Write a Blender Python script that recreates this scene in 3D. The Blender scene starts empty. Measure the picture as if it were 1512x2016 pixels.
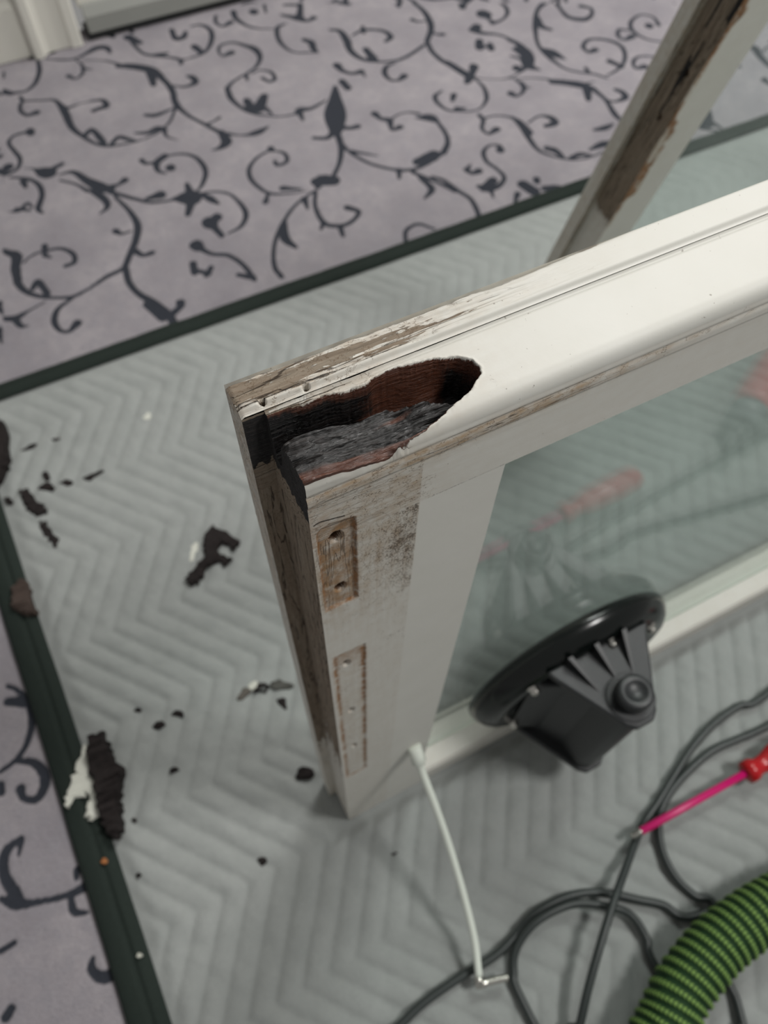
import bpy, math
import numpy as np
from mathutils import Matrix, Vector

# ------------------------------------------------------------------ camera
FPX, CXP, CYP = 1565.16, 756.0, 1008.0
CAM = np.array([-0.0392, -0.1209, 0.8722])
ROT = np.array([[0.88858639, -0.45836884, 0.01767041],
                [-0.39175159, -0.77835635, -0.4906038],
                [0.23863136, 0.42902144, -0.87120358]])      # rows: right, down, forward
SC = bpy.context.scene
COL = SC.collection
cam = bpy.data.cameras.new('camera')
camo = bpy.data.objects.new('camera', cam)
COL.objects.link(camo)
mw = Matrix.Identity(4)
for r in range(3):
    mw[r][0], mw[r][1], mw[r][2], mw[r][3] = ROT[0][r], -ROT[1][r], -ROT[2][r], CAM[r]
camo.matrix_world = mw
cam.sensor_fit = 'VERTICAL'
cam.sensor_height = 36.0
cam.lens = FPX / 2016.0 * 36.0
cam.clip_start = 0.01
cam.dof.use_dof = True
cam.dof.focus_distance = 0.255
cam.dof.aperture_fstop = 12.5
SC.camera = camo

# ------------------------------------------------------------------ light
world = bpy.data.worlds.new('world')
SC.world = world
world.use_nodes = True
bg = world.node_tree.nodes['Background']
bg.inputs[0].default_value = (1.0, 0.985, 0.96, 1)
bg.inputs[1].default_value = 0.27


def ceiling_lamp(name, loc, power, size, col=(1, 0.985, 0.955), target=None):
    l = bpy.data.lights.new(name, 'AREA')
    l.shape = 'DISK'
    l.size = size
    l.energy = power
    l.color = col
    o = bpy.data.objects.new(name, l)
    COL.objects.link(o)
    o.location = loc
    return o


ceiling_lamp('ceiling_lamp_back_offscreen', (1.5, 1.1, 2.4), 54.0, 0.9)
ceiling_lamp('ceiling_lamp_front_offscreen', (1.2, -0.75, 2.4), 38.0, 0.5)
SC.view_settings.view_transform = 'Standard'
SC.view_settings.look = 'None'
SC.view_settings.exposure = -0.12
SC.view_settings.gamma = 1.0
SC.view_settings.use_curve_mapping = False
SC.cycles.use_denoising = True
SC.cycles.max_bounces = 10
SC.cycles.transparent_max_bounces = 16


# ------------------------------------------------------------------ helpers
def ray(u, v):
    return ROT.T @ np.array([(u - CXP) / FPX, (v - CYP) / FPX, 1.0])


def atz(u, v, z=0.0):
    d = ray(u, v)
    return CAM + (z - CAM[2]) / d[2] * d


def project(P):
    q = (P - CAM) @ ROT.T
    return CXP + FPX * q[..., 0] / q[..., 2], CYP + FPX * q[..., 1] / q[..., 2]


def hsh(ix, iy, iz):
    h = (ix.astype(np.int64) * 374761393 + iy.astype(np.int64) * 668265263 + iz.astype(np.int64) * 2147483647) & 0xffffffff
    h = ((h ^ (h >> 13)) * 1274126177) & 0xffffffff
    h = (h ^ (h >> 16)) & 0xffffffff
    h = (h * 2246822519) & 0xffffffff
    return ((h ^ (h >> 15)) & 0xffffff) / float(0xffffff)


def vn(x, y, z=0.0):
    x, y, z = np.broadcast_arrays(np.asarray(x, float), np.asarray(y, float), np.asarray(z, float))
    ix, iy, iz = np.floor(x), np.floor(y), np.floor(z)
    fx, fy, fz = x - ix, y - iy, z - iz
    fx, fy, fz = [t * t * (3 - 2 * t) for t in (fx, fy, fz)]
    r = 0
    for a in (0, 1):
        for b in (0, 1):
            for c in (0, 1):
                w = (fx if a else 1 - fx) * (fy if b else 1 - fy) * (fz if c else 1 - fz)
                r = r + w * hsh(ix + a, iy + b, iz + c)
    return r


def fbm(x, y, z=0.0, o=4):
    r, a, t = 0, 1.0, 0
    for i in range(o):
        r = r + a * vn(np.asarray(x) * 2 ** i + 17 * i, np.asarray(y) * 2 ** i + 5 * i, np.asarray(z) * 2 ** i)
        t += a
        a *= 0.5
    return r / t


def ss(a, b, x):
    t = np.clip((np.asarray(x, float) - a) / (b - a), 0, 1)
    return t * t * (3 - 2 * t)


def lin(r, g, b):
    def f(c):
        c /= 255.0
        return c / 12.92 if c <= 0.04045 else ((c + 0.055) / 1.055) ** 2.4
    return (f(r), f(g), f(b), 1.0)


def mesh_np(name, V, F, attrs=None, smooth=True, uv=None):
    V = np.asarray(V, np.float32).reshape(-1, 3)
    me = bpy.data.meshes.new(name)
    F4 = [f for f in F]
    if isinstance(F, np.ndarray):
        n, k = F.shape
        me.vertices.add(len(V))
        me.vertices.foreach_set('co', V.ravel())
        me.loops.add(n * k)
        me.polygons.add(n)
        me.polygons.foreach_set('loop_start', np.arange(0, n * k, k, dtype=np.int32))
        me.loops.foreach_set('vertex_index', F.astype(np.int32).ravel())
        me.update(calc_edges=True)
    else:
        me.from_pydata([tuple(map(float, v)) for v in V], [], [tuple(map(int, f)) for f in F4])
    if attrs:
        for k_, a in attrs.items():
            at = me.attributes.new(k_, 'FLOAT', 'POINT')
            at.data.foreach_set('value', np.asarray(a, np.float32).ravel())
    if uv is not None:
        lay = me.uv_layers.new(name='UVMap')
        idx = np.zeros(len(me.loops), np.int32)
        me.loops.foreach_get('vertex_index', idx)
        lay.data.foreach_set('uv', np.asarray(uv, np.float32)[idx].ravel())
    if smooth:
        me.polygons.foreach_set('use_smooth', np.ones(len(me.polygons), bool))
    me.validate()
    me.update()
    return me


def obj(name, me, mat, parent=None):
    o = bpy.data.objects.new(name, me)
    COL.objects.link(o)
    if mat is not None and not me.materials:
        me.materials.append(mat)
    if parent is not None:
        o.parent = parent
        root = parent
        off = Vector((0, 0, 0))
        while root is not None:
            off += root.location
            root = root.parent
        o.location = -off
    return o


def tag(o, label, cat, group=None, kind=None):
    if label:
        o['label'] = label
    if cat:
        o['category'] = cat
    if group:
        o['group'] = group
    if kind:
        o['kind'] = kind
    return o


def empty(name, loc, label, cat, group=None):
    o = bpy.data.objects.new(name, None)
    o.empty_display_size = 0.05
    COL.objects.link(o)
    o.location = loc
    return tag(o, label, cat, group)


class Sheets:
    """collects grids / quads with attributes into one mesh"""
    def __init__(s, names=()):
        s.V, s.F, s.n, s.names = [], [], 0, list(names)
        s.A = {k: [] for k in names}

    def grid(s, P, attrs=None, flip=False):
        n, m = P.shape[:2]
        idx = np.arange(n * m).reshape(n, m) + s.n
        q = np.stack([idx[:-1, :-1], idx[1:, :-1], idx[1:, 1:], idx[:-1, 1:]], -1).reshape(-1, 4)
        if flip:
            q = q[:, ::-1]
        s.F.append(q)
        s.V.append(P.reshape(-1, 3))
        for k in s.names:
            a = (attrs or {}).get(k, 0.0)
            s.A[k].append(np.broadcast_to(np.asarray(a, float), (n, m)).ravel())
        s.n += n * m

    def quad(s, a, b, c, d, attrs=None, n=(2, 2)):
        t = np.linspace(0, 1, n[0])[:, None, None]
        u = np.linspace(0, 1, n[1])[None, :, None]
        a, b, c, d = [np.asarray(p, float) for p in (a, b, c, d)]
        P = (a * (1 - t) + b * t) * (1 - u) + (d * (1 - t) + c * t) * u
        at = attrs(P) if callable(attrs) else attrs
        s.grid(P, at)

    def build(s, name, smooth=True):
        return mesh_np(name, np.concatenate(s.V), np.concatenate(s.F), {k: np.concatenate(v) for k, v in s.A.items()}, smooth)


def box_bm(V, F, x0, x1, y0, y1, z0, z1):
    n = len(V)
    V += [(x0, y0, z0), (x1, y0, z0), (x1, y1, z0), (x0, y1, z0), (x0, y0, z1), (x1, y0, z1), (x1, y1, z1), (x0, y1, z1)]
    F += [tuple(n + i for i in f) for f in ((0, 3, 2, 1), (4, 5, 6, 7), (0, 1, 5, 4), (1, 2, 6, 5), (2, 3, 7, 6), (3, 0, 4, 7))]


def bevelled(o, w=0.001, seg=2):
    m = o.modifiers.new('bevel', 'BEVEL')
    m.width = w
    m.segments = seg
    m.limit_method = 'ANGLE'
    m.angle_limit = math.radians(35)
    return o


def prism(pts, z0, z1):
    """pts: list of (x,y) counter-clockwise"""
    n = len(pts)
    V = [(x, y, z0) for x, y in pts] + [(x, y, z1) for x, y in pts]
    F = [tuple(range(n))[::-1], tuple(range(n, 2 * n))]
    F += [(i, (i + 1) % n, n + (i + 1) % n, n + i) for i in range(n)]
    return V, F


def catmull(P, n=8):
    P = np.asarray(P, float)
    Q = np.vstack([2 * P[0] - P[1], P, 2 * P[-1] - P[-2]])
    out = []
    for i in range(1, len(Q) - 2):
        for t in np.linspace(0, 1, n, endpoint=False):
            a, b, c, d = Q[i - 1], Q[i], Q[i + 1], Q[i + 2]
            out.append(0.5 * (2 * b + (c - a) * t + (2 * a - 5 * b + 4 * c - d) * t * t + (3 * b - a - 3 * c + d) * t ** 3))
    out.append(P[-1])
    return np.array(out)


def tube(path, rad, seg=12, cap=True):
    """path (n,3), rad scalar or (n,) -> V,F,uv(len,around)"""
    P = np.asarray(path, float)
    n = len(P)
    r = np.broadcast_to(np.asarray(rad, float), (n,))
    T = np.gradient(P, axis=0)
    T /= np.linalg.norm(T, axis=1)[:, None] + 1e-12
    up = np.array([0, 0, 1.0]) if abs(T[0][2]) < 0.9 else np.array([1.0, 0, 0])
    N = np.zeros_like(P)
    v = np.cross(T[0], up)
    v /= np.linalg.norm(v)
    for i in range(n):
        v = v - T[i] * (v @ T[i])
        v /= np.linalg.norm(v)
        N[i] = v
    B = np.cross(T, N)
    a = np.linspace(0, 2 * np.pi, seg, endpoint=False)
    R = P[:, None, :] + r[:, None, None] * (np.cos(a)[None, :, None] * N[:, None, :] + np.sin(a)[None, :, None] * B[:, None, :])
    V = R.reshape(-1, 3)
    F = []
    for i in range(n - 1):
        for j in range(seg):
            F.append((i * seg + j, i * seg + (j + 1) % seg, (i + 1) * seg + (j + 1) % seg, (i + 1) * seg + j))
    if cap:
        F.append(tuple(range(seg))[::-1])
        F.append(tuple((n - 1) * seg + j for j in range(seg)))
    return V, F


def lathe(prof, seg=48, axis='y', centre=(0, 0, 0)):
    """prof list of (r, h)"""
    V, F = [], []
    c = np.array(centre, float)
    for r, h in prof:
        for j in range(seg):
            a = 2 * np.pi * j / seg
            p = {'y': (r * np.cos(a), h, r * np.sin(a)), 'z': (r * np.cos(a), r * np.sin(a), h)}[axis]
            V.append(c + p)
    for i in range(len(prof) - 1):
        for j in range(seg):
            q = (i * seg + j, i * seg + (j + 1) % seg, (i + 1) * seg + (j + 1) % seg, (i + 1) * seg + j)
            F.append(q if axis == 'z' else q[::-1])
    F.append(tuple(range(seg)) if axis == 'y' else tuple(range(seg))[::-1])
    e = tuple((len(prof) - 1) * seg + j for j in range(seg))
    F.append(e[::-1] if axis == 'y' else e)
    return V, F


# ------------------------------------------------------------------ node helpers
class NT:
    def __init__(s, name):
        s.m = bpy.data.materials.new(name)
        s.m.use_nodes = True
        s.t = s.m.node_tree
        s.b = s.t.nodes['Principled BSDF']
        s.out = s.t.nodes['Material Output']

    def put(s, sock, v):
        if isinstance(v, bpy.types.NodeSocket):
            s.t.links.new(v, sock)
        elif v is not None:
            sock.default_value = v

    def math(s, op, a, b=None, c=None, clamp=False):
        n = s.t.nodes.new('ShaderNodeMath')
        n.operation = op
        n.use_clamp = clamp
        for i, v in enumerate((a, b, c)):
            if v is not None:
                s.put(n.inputs[i], v)
        return n.outputs[0]

    def step(s, x, a, b, lo=0.0, hi=1.0):
        n = s.t.nodes.new('ShaderNodeMapRange')
        n.interpolation_type = 'SMOOTHSTEP'
        s.put(n.inputs[0], x)
        n.inputs[1].default_value, n.inputs[2].default_value = a, b
        n.inputs[3].default_value, n.inputs[4].default_value = lo, hi
        return n.outputs[0]

    def mix(s, f, a, b, mode='MIX'):
        n = s.t.nodes.new('ShaderNodeMix')
        n.data_type = 'RGBA'
        n.blend_type = mode
        s.put(n.inputs[0], f)
        s.put(n.inputs[6], a)
        s.put(n.inputs[7], b)
        return n.outputs[2]

    def coord(s, scale=(1, 1, 1), kind='Object', rot=(0, 0, 0)):
        tc = s.t.nodes.new('ShaderNodeTexCoord')
        mp = s.t.nodes.new('ShaderNodeMapping')
        mp.inputs['Scale'].default_value = scale
        mp.inputs['Rotation'].default_value = rot
        s.t.links.new(tc.outputs[kind], mp.inputs[0])
        return mp.outputs[0]

    def noise(s, co, scale=1.0, detail=4, rough=0.55, dist=0.0, out='Fac'):
        n = s.t.nodes.new('ShaderNodeTexNoise')
        s.put(n.inputs['Vector'], co)
        n.inputs['Scale'].default_value = scale
        n.inputs['Detail'].default_value = detail
        n.inputs['Roughness'].default_value = rough
        n.inputs['Distortion'].default_value = dist
        return n.outputs[out]

    def attr(s, name):
        n = s.t.nodes.new('ShaderNodeAttribute')
        n.attribute_name = name
        return n.outputs['Fac']

    def sep(s, v):
        n = s.t.nodes.new('ShaderNodeSeparateXYZ')
        s.put(n.inputs[0], v)
        return n.outputs

    def bump(s, h, strength=0.5, dist=0.001, normal=None):
        n = s.t.nodes.new('ShaderNodeBump')
        n.inputs['Strength'].default_value = strength
        n.inputs['Distance'].default_value = dist
        s.put(n.inputs['Height'], h)
        if normal is not None:
            s.put(n.inputs['Normal'], normal)
        return n.outputs[0]

    def fin(s, color=None, rough=None, normal=None, metal=None, spec=None, **kw):
        s.put(s.b.inputs['Base Color'], color)
        s.put(s.b.inputs['Roughness'], rough)
        s.put(s.b.inputs['Normal'], normal)
        s.put(s.b.inputs['Metallic'], metal)
        s.put(s.b.inputs['Specular IOR Level'], spec)
        for k, v in kw.items():
            s.put(s.b.inputs[k.replace('_', ' ')], v)
        return s.m


def plain(name, rgb, rough=0.5, metal=0.0, var=0.12, scale=120, bump=0.0, spec=0.5):
    t = NT(name)
    co = t.coord()
    n = t.noise(co, scale, 4)
    d = tuple(c * (1 - var) for c in rgb[:3]) + (1,)
    e = tuple(min(1, c * (1 + var)) for c in rgb[:3]) + (1,)
    c = t.mix(n, d, e)
    nm = t.bump(n, bump, 0.001) if bump else None
    return t.fin(c, rough, nm, metal, spec)


# ------------------------------------------------------------------ materials
def sash_material(name, grain):
    """aged white gloss paint on timber; attributes say where paint is lost, stained, mouldy, rusty or rotten"""
    t = NT(name)
    long_, short_ = 60.0, 900.0
    sc = {'x': (long_, short_, short_), 'z': (short_, short_, long_)}[grain]
    g = t.coord(sc)
    iso = t.coord((1, 1, 1))
    ng = t.noise(g, 1.0, 5, 0.6)
    ng2 = t.noise(g, 0.35, 4, 0.6, 0.4)
    nf = t.noise(iso, 900.0, 4, 0.6)
    nm = t.noise(iso, 160.0, 5, 0.6)
    big = t.noise(iso, 38.0, 4, 0.55)
    rot, bare, stain, mould, rust, crack, hole = [t.attr(k) for k in ('rot', 'bare', 'stain', 'mould', 'rust', 'crack', 'hole')]
    # paint
    paint = t.mix(big, lin(205, 204, 196), lin(214, 213, 207))
    sfac = t.math('MULTIPLY', stain, t.step(t.math('ADD', t.math('MULTIPLY', nm, 0.6), t.math('MULTIPLY', ng2, 0.5)), 0.25, 0.85), clamp=True)
    c = t.mix(sfac, paint, t.mix(nm, lin(118, 92, 66), lin(176, 150, 116)))
    # pinpoint dirt
    c = t.mix(t.math('MULTIPLY', t.step(t.noise(iso, 520.0, 2, 0.5), 0.73, 0.78), 0.55), c, lin(90, 78, 62))
    # mould speckle
    sp = t.math('ADD', t.math('MULTIPLY', t.noise(iso, 1150.0, 3, 0.65, 0.6), 0.75), t.math('MULTIPLY', nm, 0.35))
    mf = t.step(t.math('ADD', t.math('ADD', sp, t.math('MULTIPLY', mould, 0.17)), t.math('MULTIPLY', t.math('SUBTRACT', big, 0.5), 0.22)), 0.735, 0.80)
    mf = t.math('MULTIPLY', mf, t.step(mould, 0.02, 0.25))
    c = t.mix(t.math('MULTIPLY', mf, 0.8), c, lin(62, 50, 41))
    # rust
    rf = t.math('MULTIPLY', rust, t.step(nm, 0.18, 0.66), clamp=True)
    c = t.mix(rf, c, t.mix(nf, lin(96, 60, 32), lin(168, 122, 76)))
    # bare weathered wood
    wood = t.mix(ng, lin(82, 72, 61), lin(172, 160, 143))
    wood = t.mix(t.step(ng2, 0.3, 0.7), wood, t.mix(nm, lin(112, 97, 82), lin(146, 132, 116)))
    bm = t.math('ADD', bare, t.math('MULTIPLY', t.math('SUBTRACT', t.math('ADD', t.math('MULTIPLY', ng2, 0.6), t.math('MULTIPLY', t.noise(t.coord({'x': (90, 420, 420), 'z': (420, 420, 90)}[grain]), 1.0, 5, 0.65, 0.5), 0.4)), 0.5), 2.3))
    bmask = t.math('MULTIPLY', t.step(bm, 0.47, 0.53), t.step(bare, 0.03, 0.12))
    c = t.mix(bmask, c, wood)
    # hairline splits that run with the grain in worn paint
    hl = t.step(t.math('ABSOLUTE', t.math('SUBTRACT', t.noise(g, 0.22, 3, 0.5, 0.6), 0.5)), 0.004, 0.016, 1.0, 0.0)
    hl = t.math('MULTIPLY', hl, t.step(t.math('ADD', bare, t.math('MULTIPLY', stain, 0.22)), 0.15, 0.55))
    c = t.mix(t.math('MULTIPLY', hl, 0.8), c, lin(46, 36, 28))
    ck = t.step(t.math('ADD', t.math('ABSOLUTE', crack), t.math('MULTIPLY', t.math('SUBTRACT', nf, 0.5), 0.3)), 0.12, 0.30, 1.0, 0.0)
    c = t.mix(t.math('MULTIPLY', ck, 0.9), c, lin(38, 29, 23))
    # crazed old paint near the worn corner
    vo = t.t.nodes.new('ShaderNodeTexVoronoi')
    vo.feature = 'DISTANCE_TO_EDGE'
    vo.inputs['Scale'].default_value = 1.0
    wv = t.t.nodes.new('ShaderNodeVectorMath')
    wv.operation = 'ADD'
    t.put(wv.inputs[0], t.coord({'x': (150, 330, 330), 'z': (330, 330, 150)}[grain]))
    t.put(wv.inputs[1], t.noise(iso, 420.0, 3, 0.6, 0.0, 'Color'))
    t.put(vo.inputs['Vector'], wv.outputs[0])
    cz = t.math('MULTIPLY', t.step(vo.outputs['Distance'], 0.004, 0.03, 1.0, 0.0), t.step(t.math('ADD', t.math('MULTIPLY', stain, 0.5), t.noise(iso, 75.0, 4, 0.6)), 0.70, 0.82))
    c = t.mix(t.math('MULTIPLY', cz, 0.7), c, lin(96, 78, 60))
    # rot
    rn = t.math('ADD', rot, t.math('MULTIPLY', t.math('SUBTRACT', nf, 0.5), 0.5))
    rmask = t.step(rn, -0.06, 0.1)
    rw = t.mix(t.step(ng, 0.40, 0.80), lin(6, 5, 5), lin(44, 38, 36))
    rb = t.mix(ng, lin(30, 14, 10), lin(112, 66, 46))
    red = t.math('ADD', t.attr('red'), t.math('MULTIPLY', t.math('SUBTRACT', t.math('ADD', t.math('MULTIPLY', ng2, 0.6), t.math('MULTIPLY', nm, 0.4)), 0.5), 1.3))
    rc = t.mix(t.step(red, 0.25, 0.8), rw, rb)
    c = t.mix(rmask, c, rc)
    c = t.mix(t.step(hole, 0.35, 0.6), c, lin(84, 60, 42))
    rough = t.math('ADD', 0.5, t.math('MULTIPLY', bmask, 0.4))
    rough = t.math('ADD', rough, t.math('MULTIPLY', rmask, t.step(nf, 0.3, 0.7, -0.22, 0.1)))
    h = t.math('SUBTRACT', t.math('MULTIPLY', ng, t.math('ADD', t.math('MULTIPLY', bmask, 0.35), t.math('MULTIPLY', rmask, 1.6))), t.math('MULTIPLY', bmask, 0.5))
    h = t.math('SUBTRACT', h, t.math('ADD', t.math('MULTIPLY', ck, 1.0), t.math('MULTIPLY', hl, 0.6)))
    h = t.math('ADD', h, t.math('MULTIPLY', nm, 0.16))
    return t.fin(c, rough, t.bump(h, 0.9, 0.0006), spec=t.math('ADD', 0.28, t.math('MULTIPLY', rmask, 0.3)))


M_RAIL = sash_material('aged_paint_rail', 'x')
M_STILE = sash_material('aged_paint_stile', 'z')
ATT = ('rot', 'bare', 'stain', 'mould', 'rust', 'crack', 'hole', 'red')


def glass_material():
    t = NT('float_glass')
    tr = t.t.nodes.new('ShaderNodeBsdfTransparent')
    co = t.coord()
    t.put(tr.inputs[0], t.mix(t.noise(co, 6.0, 2), (0.935, 0.975, 0.962, 1), (0.94, 0.978, 0.965, 1)))
    gl = t.t.nodes.new('ShaderNodeBsdfGlossy')
    gl.inputs['Roughness'].default_value = 0.012
    fr = t.t.nodes.new('ShaderNodeFresnel')
    ge = t.t.nodes.new('ShaderNodeNewGeometry')        # leaving the pane: same air/glass step as entering it
    t.put(fr.inputs[0], t.math('SUBTRACT', 1.45, t.math('MULTIPLY', ge.outputs['Backfacing'], 1.45 - 1 / 1.45)))
    mx = t.t.nodes.new('ShaderNodeMixShader')
    t.t.links.new(fr.outputs[0], mx.inputs[0])
    t.t.links.new(tr.outputs[0], mx.inputs[1])
    t.t.links.new(gl.outputs[0], mx.inputs[2])
    t.t.links.new(mx.outputs[0], t.out.inputs[0])
    return t.m


M_GLASS = glass_material()


def carpet_material():
    t = NT('scroll_carpet')
    co = t.coord()
    big = t.noise(co, 9.0, 4, 0.6)
    mid = t.noise(co, 55.0, 4, 0.65)
    fine = t.noise(co, 620.0, 3, 0.7)
    a = t.mix(t.step(big, 0.3, 0.7), lin(150, 145, 151), lin(176, 170, 174))
    a = t.mix(t.step(mid, 0.35, 0.75), a, lin(157, 153, 159))
    a = t.mix(t.step(fine, 0.3, 0.75), t.mix(0.35, a, lin(105, 101, 106)), a)
    d = t.mix(fine, lin(40, 43, 50), lin(66, 69, 77))
    m = t.math('ADD', t.attr('scroll'), t.math('MULTIPLY', t.math('SUBTRACT', t.noise(co, 300.0, 3, 0.6), 0.5), 0.55))
    c = t.mix(t.step(m, 0.25, 0.75), a, d)
    return t.fin(c, 0.95, t.bump(t.math('ADD', fine, t.math('MULTIPLY', mid, 0.6)), 0.7, 0.003), spec=0.15)


M_CARPET = carpet_material()


def blanket_material():
    t = NT('quilted_blanket_cloth')
    co = t.coord()
    n = t.noise(co, 40.0, 5, 0.6)
    f = t.noise(co, 420.0, 3, 0.6)
    c = t.mix(n, lin(139, 143, 141), lin(160, 163, 161))
    c = t.mix(t.math('MULTIPLY', t.step(f, 0.45, 0.8), 0.25), c, lin(120, 122, 122))
    return t.fin(c, 0.92, t.bump(t.math('ADD', n, f), 0.3, 0.002), spec=0.15)


M_BLANKET = blanket_material()
M_BIND = plain('green_black_binding', lin(36, 44, 40), 0.85, var=0.25, scale=300, bump=0.3, spec=0.2)
M_WHITE = plain('white_paint_gloss', lin(228, 226, 216), 0.35, var=0.03, scale=20)
M_GREY = plain('grey_seal', lin(140, 141, 136), 0.5, var=0.05, scale=20)
M_DARKGAP = plain('dark_rubber', lin(40, 42, 42), 0.7)
M_CABLE = plain('black_cable_rubber', lin(46, 52, 51), 0.42, var=0.1)
M_BLACK = plain('black_plastic', lin(36, 38, 40), 0.42, var=0.12, scale=60)
M_RUBBER = plain('black_rubber_gloss', lin(12, 16, 15), 0.2, var=0.1, scale=60, spec=0.4)
M_GREYPL = plain('charcoal_plastic', lin(84, 88, 92), 0.4, var=0.08, scale=60)
M_METAL = plain('bright_steel', lin(205, 203, 196), 0.22, 1.0, var=0.05)
M_PINK = plain('magenta_sleeve', lin(196, 24, 104), 0.35, var=0.06)
M_RED = plain('red_handle', lin(176, 18, 26), 0.25, var=0.15, scale=50)
M_WIRE = plain('white_cable_plastic', lin(226, 232, 222), 0.35, var=0.03)
M_YEL = plain('yellow_dot', lin(190, 170, 40), 0.5)
M_FLAKE = plain('paint_flake', lin(205, 206, 196), 0.5, var=0.08)


def chip_material():
    t = NT('rotten_wood_chip')
    co = t.coord()
    n = t.noise(co, 180.0, 5, 0.65, 0.5)
    c = t.mix(n, lin(14, 13, 14), lin(50, 43, 42))
    return t.fin(c, 0.8, t.bump(n, 0.8, 0.003), spec=0.25)


M_CHIP = chip_material()


# ------------------------------------------------------------------ carpet pattern
K4 = 400.0 / 1512
CA, CB, CC, CD, CE, CF, CG, CH = (0, 0, K4), (300, 0, K4), (650, 0, K4), (1000, 0, K4), (0, 250, K4), (300, 250, K4), (0, 450, K4), (850, 150, K4)
CI = (600, 0, 700.0 / 1512)
CL = (0, 1350, 520.0 / 1512)
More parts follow.
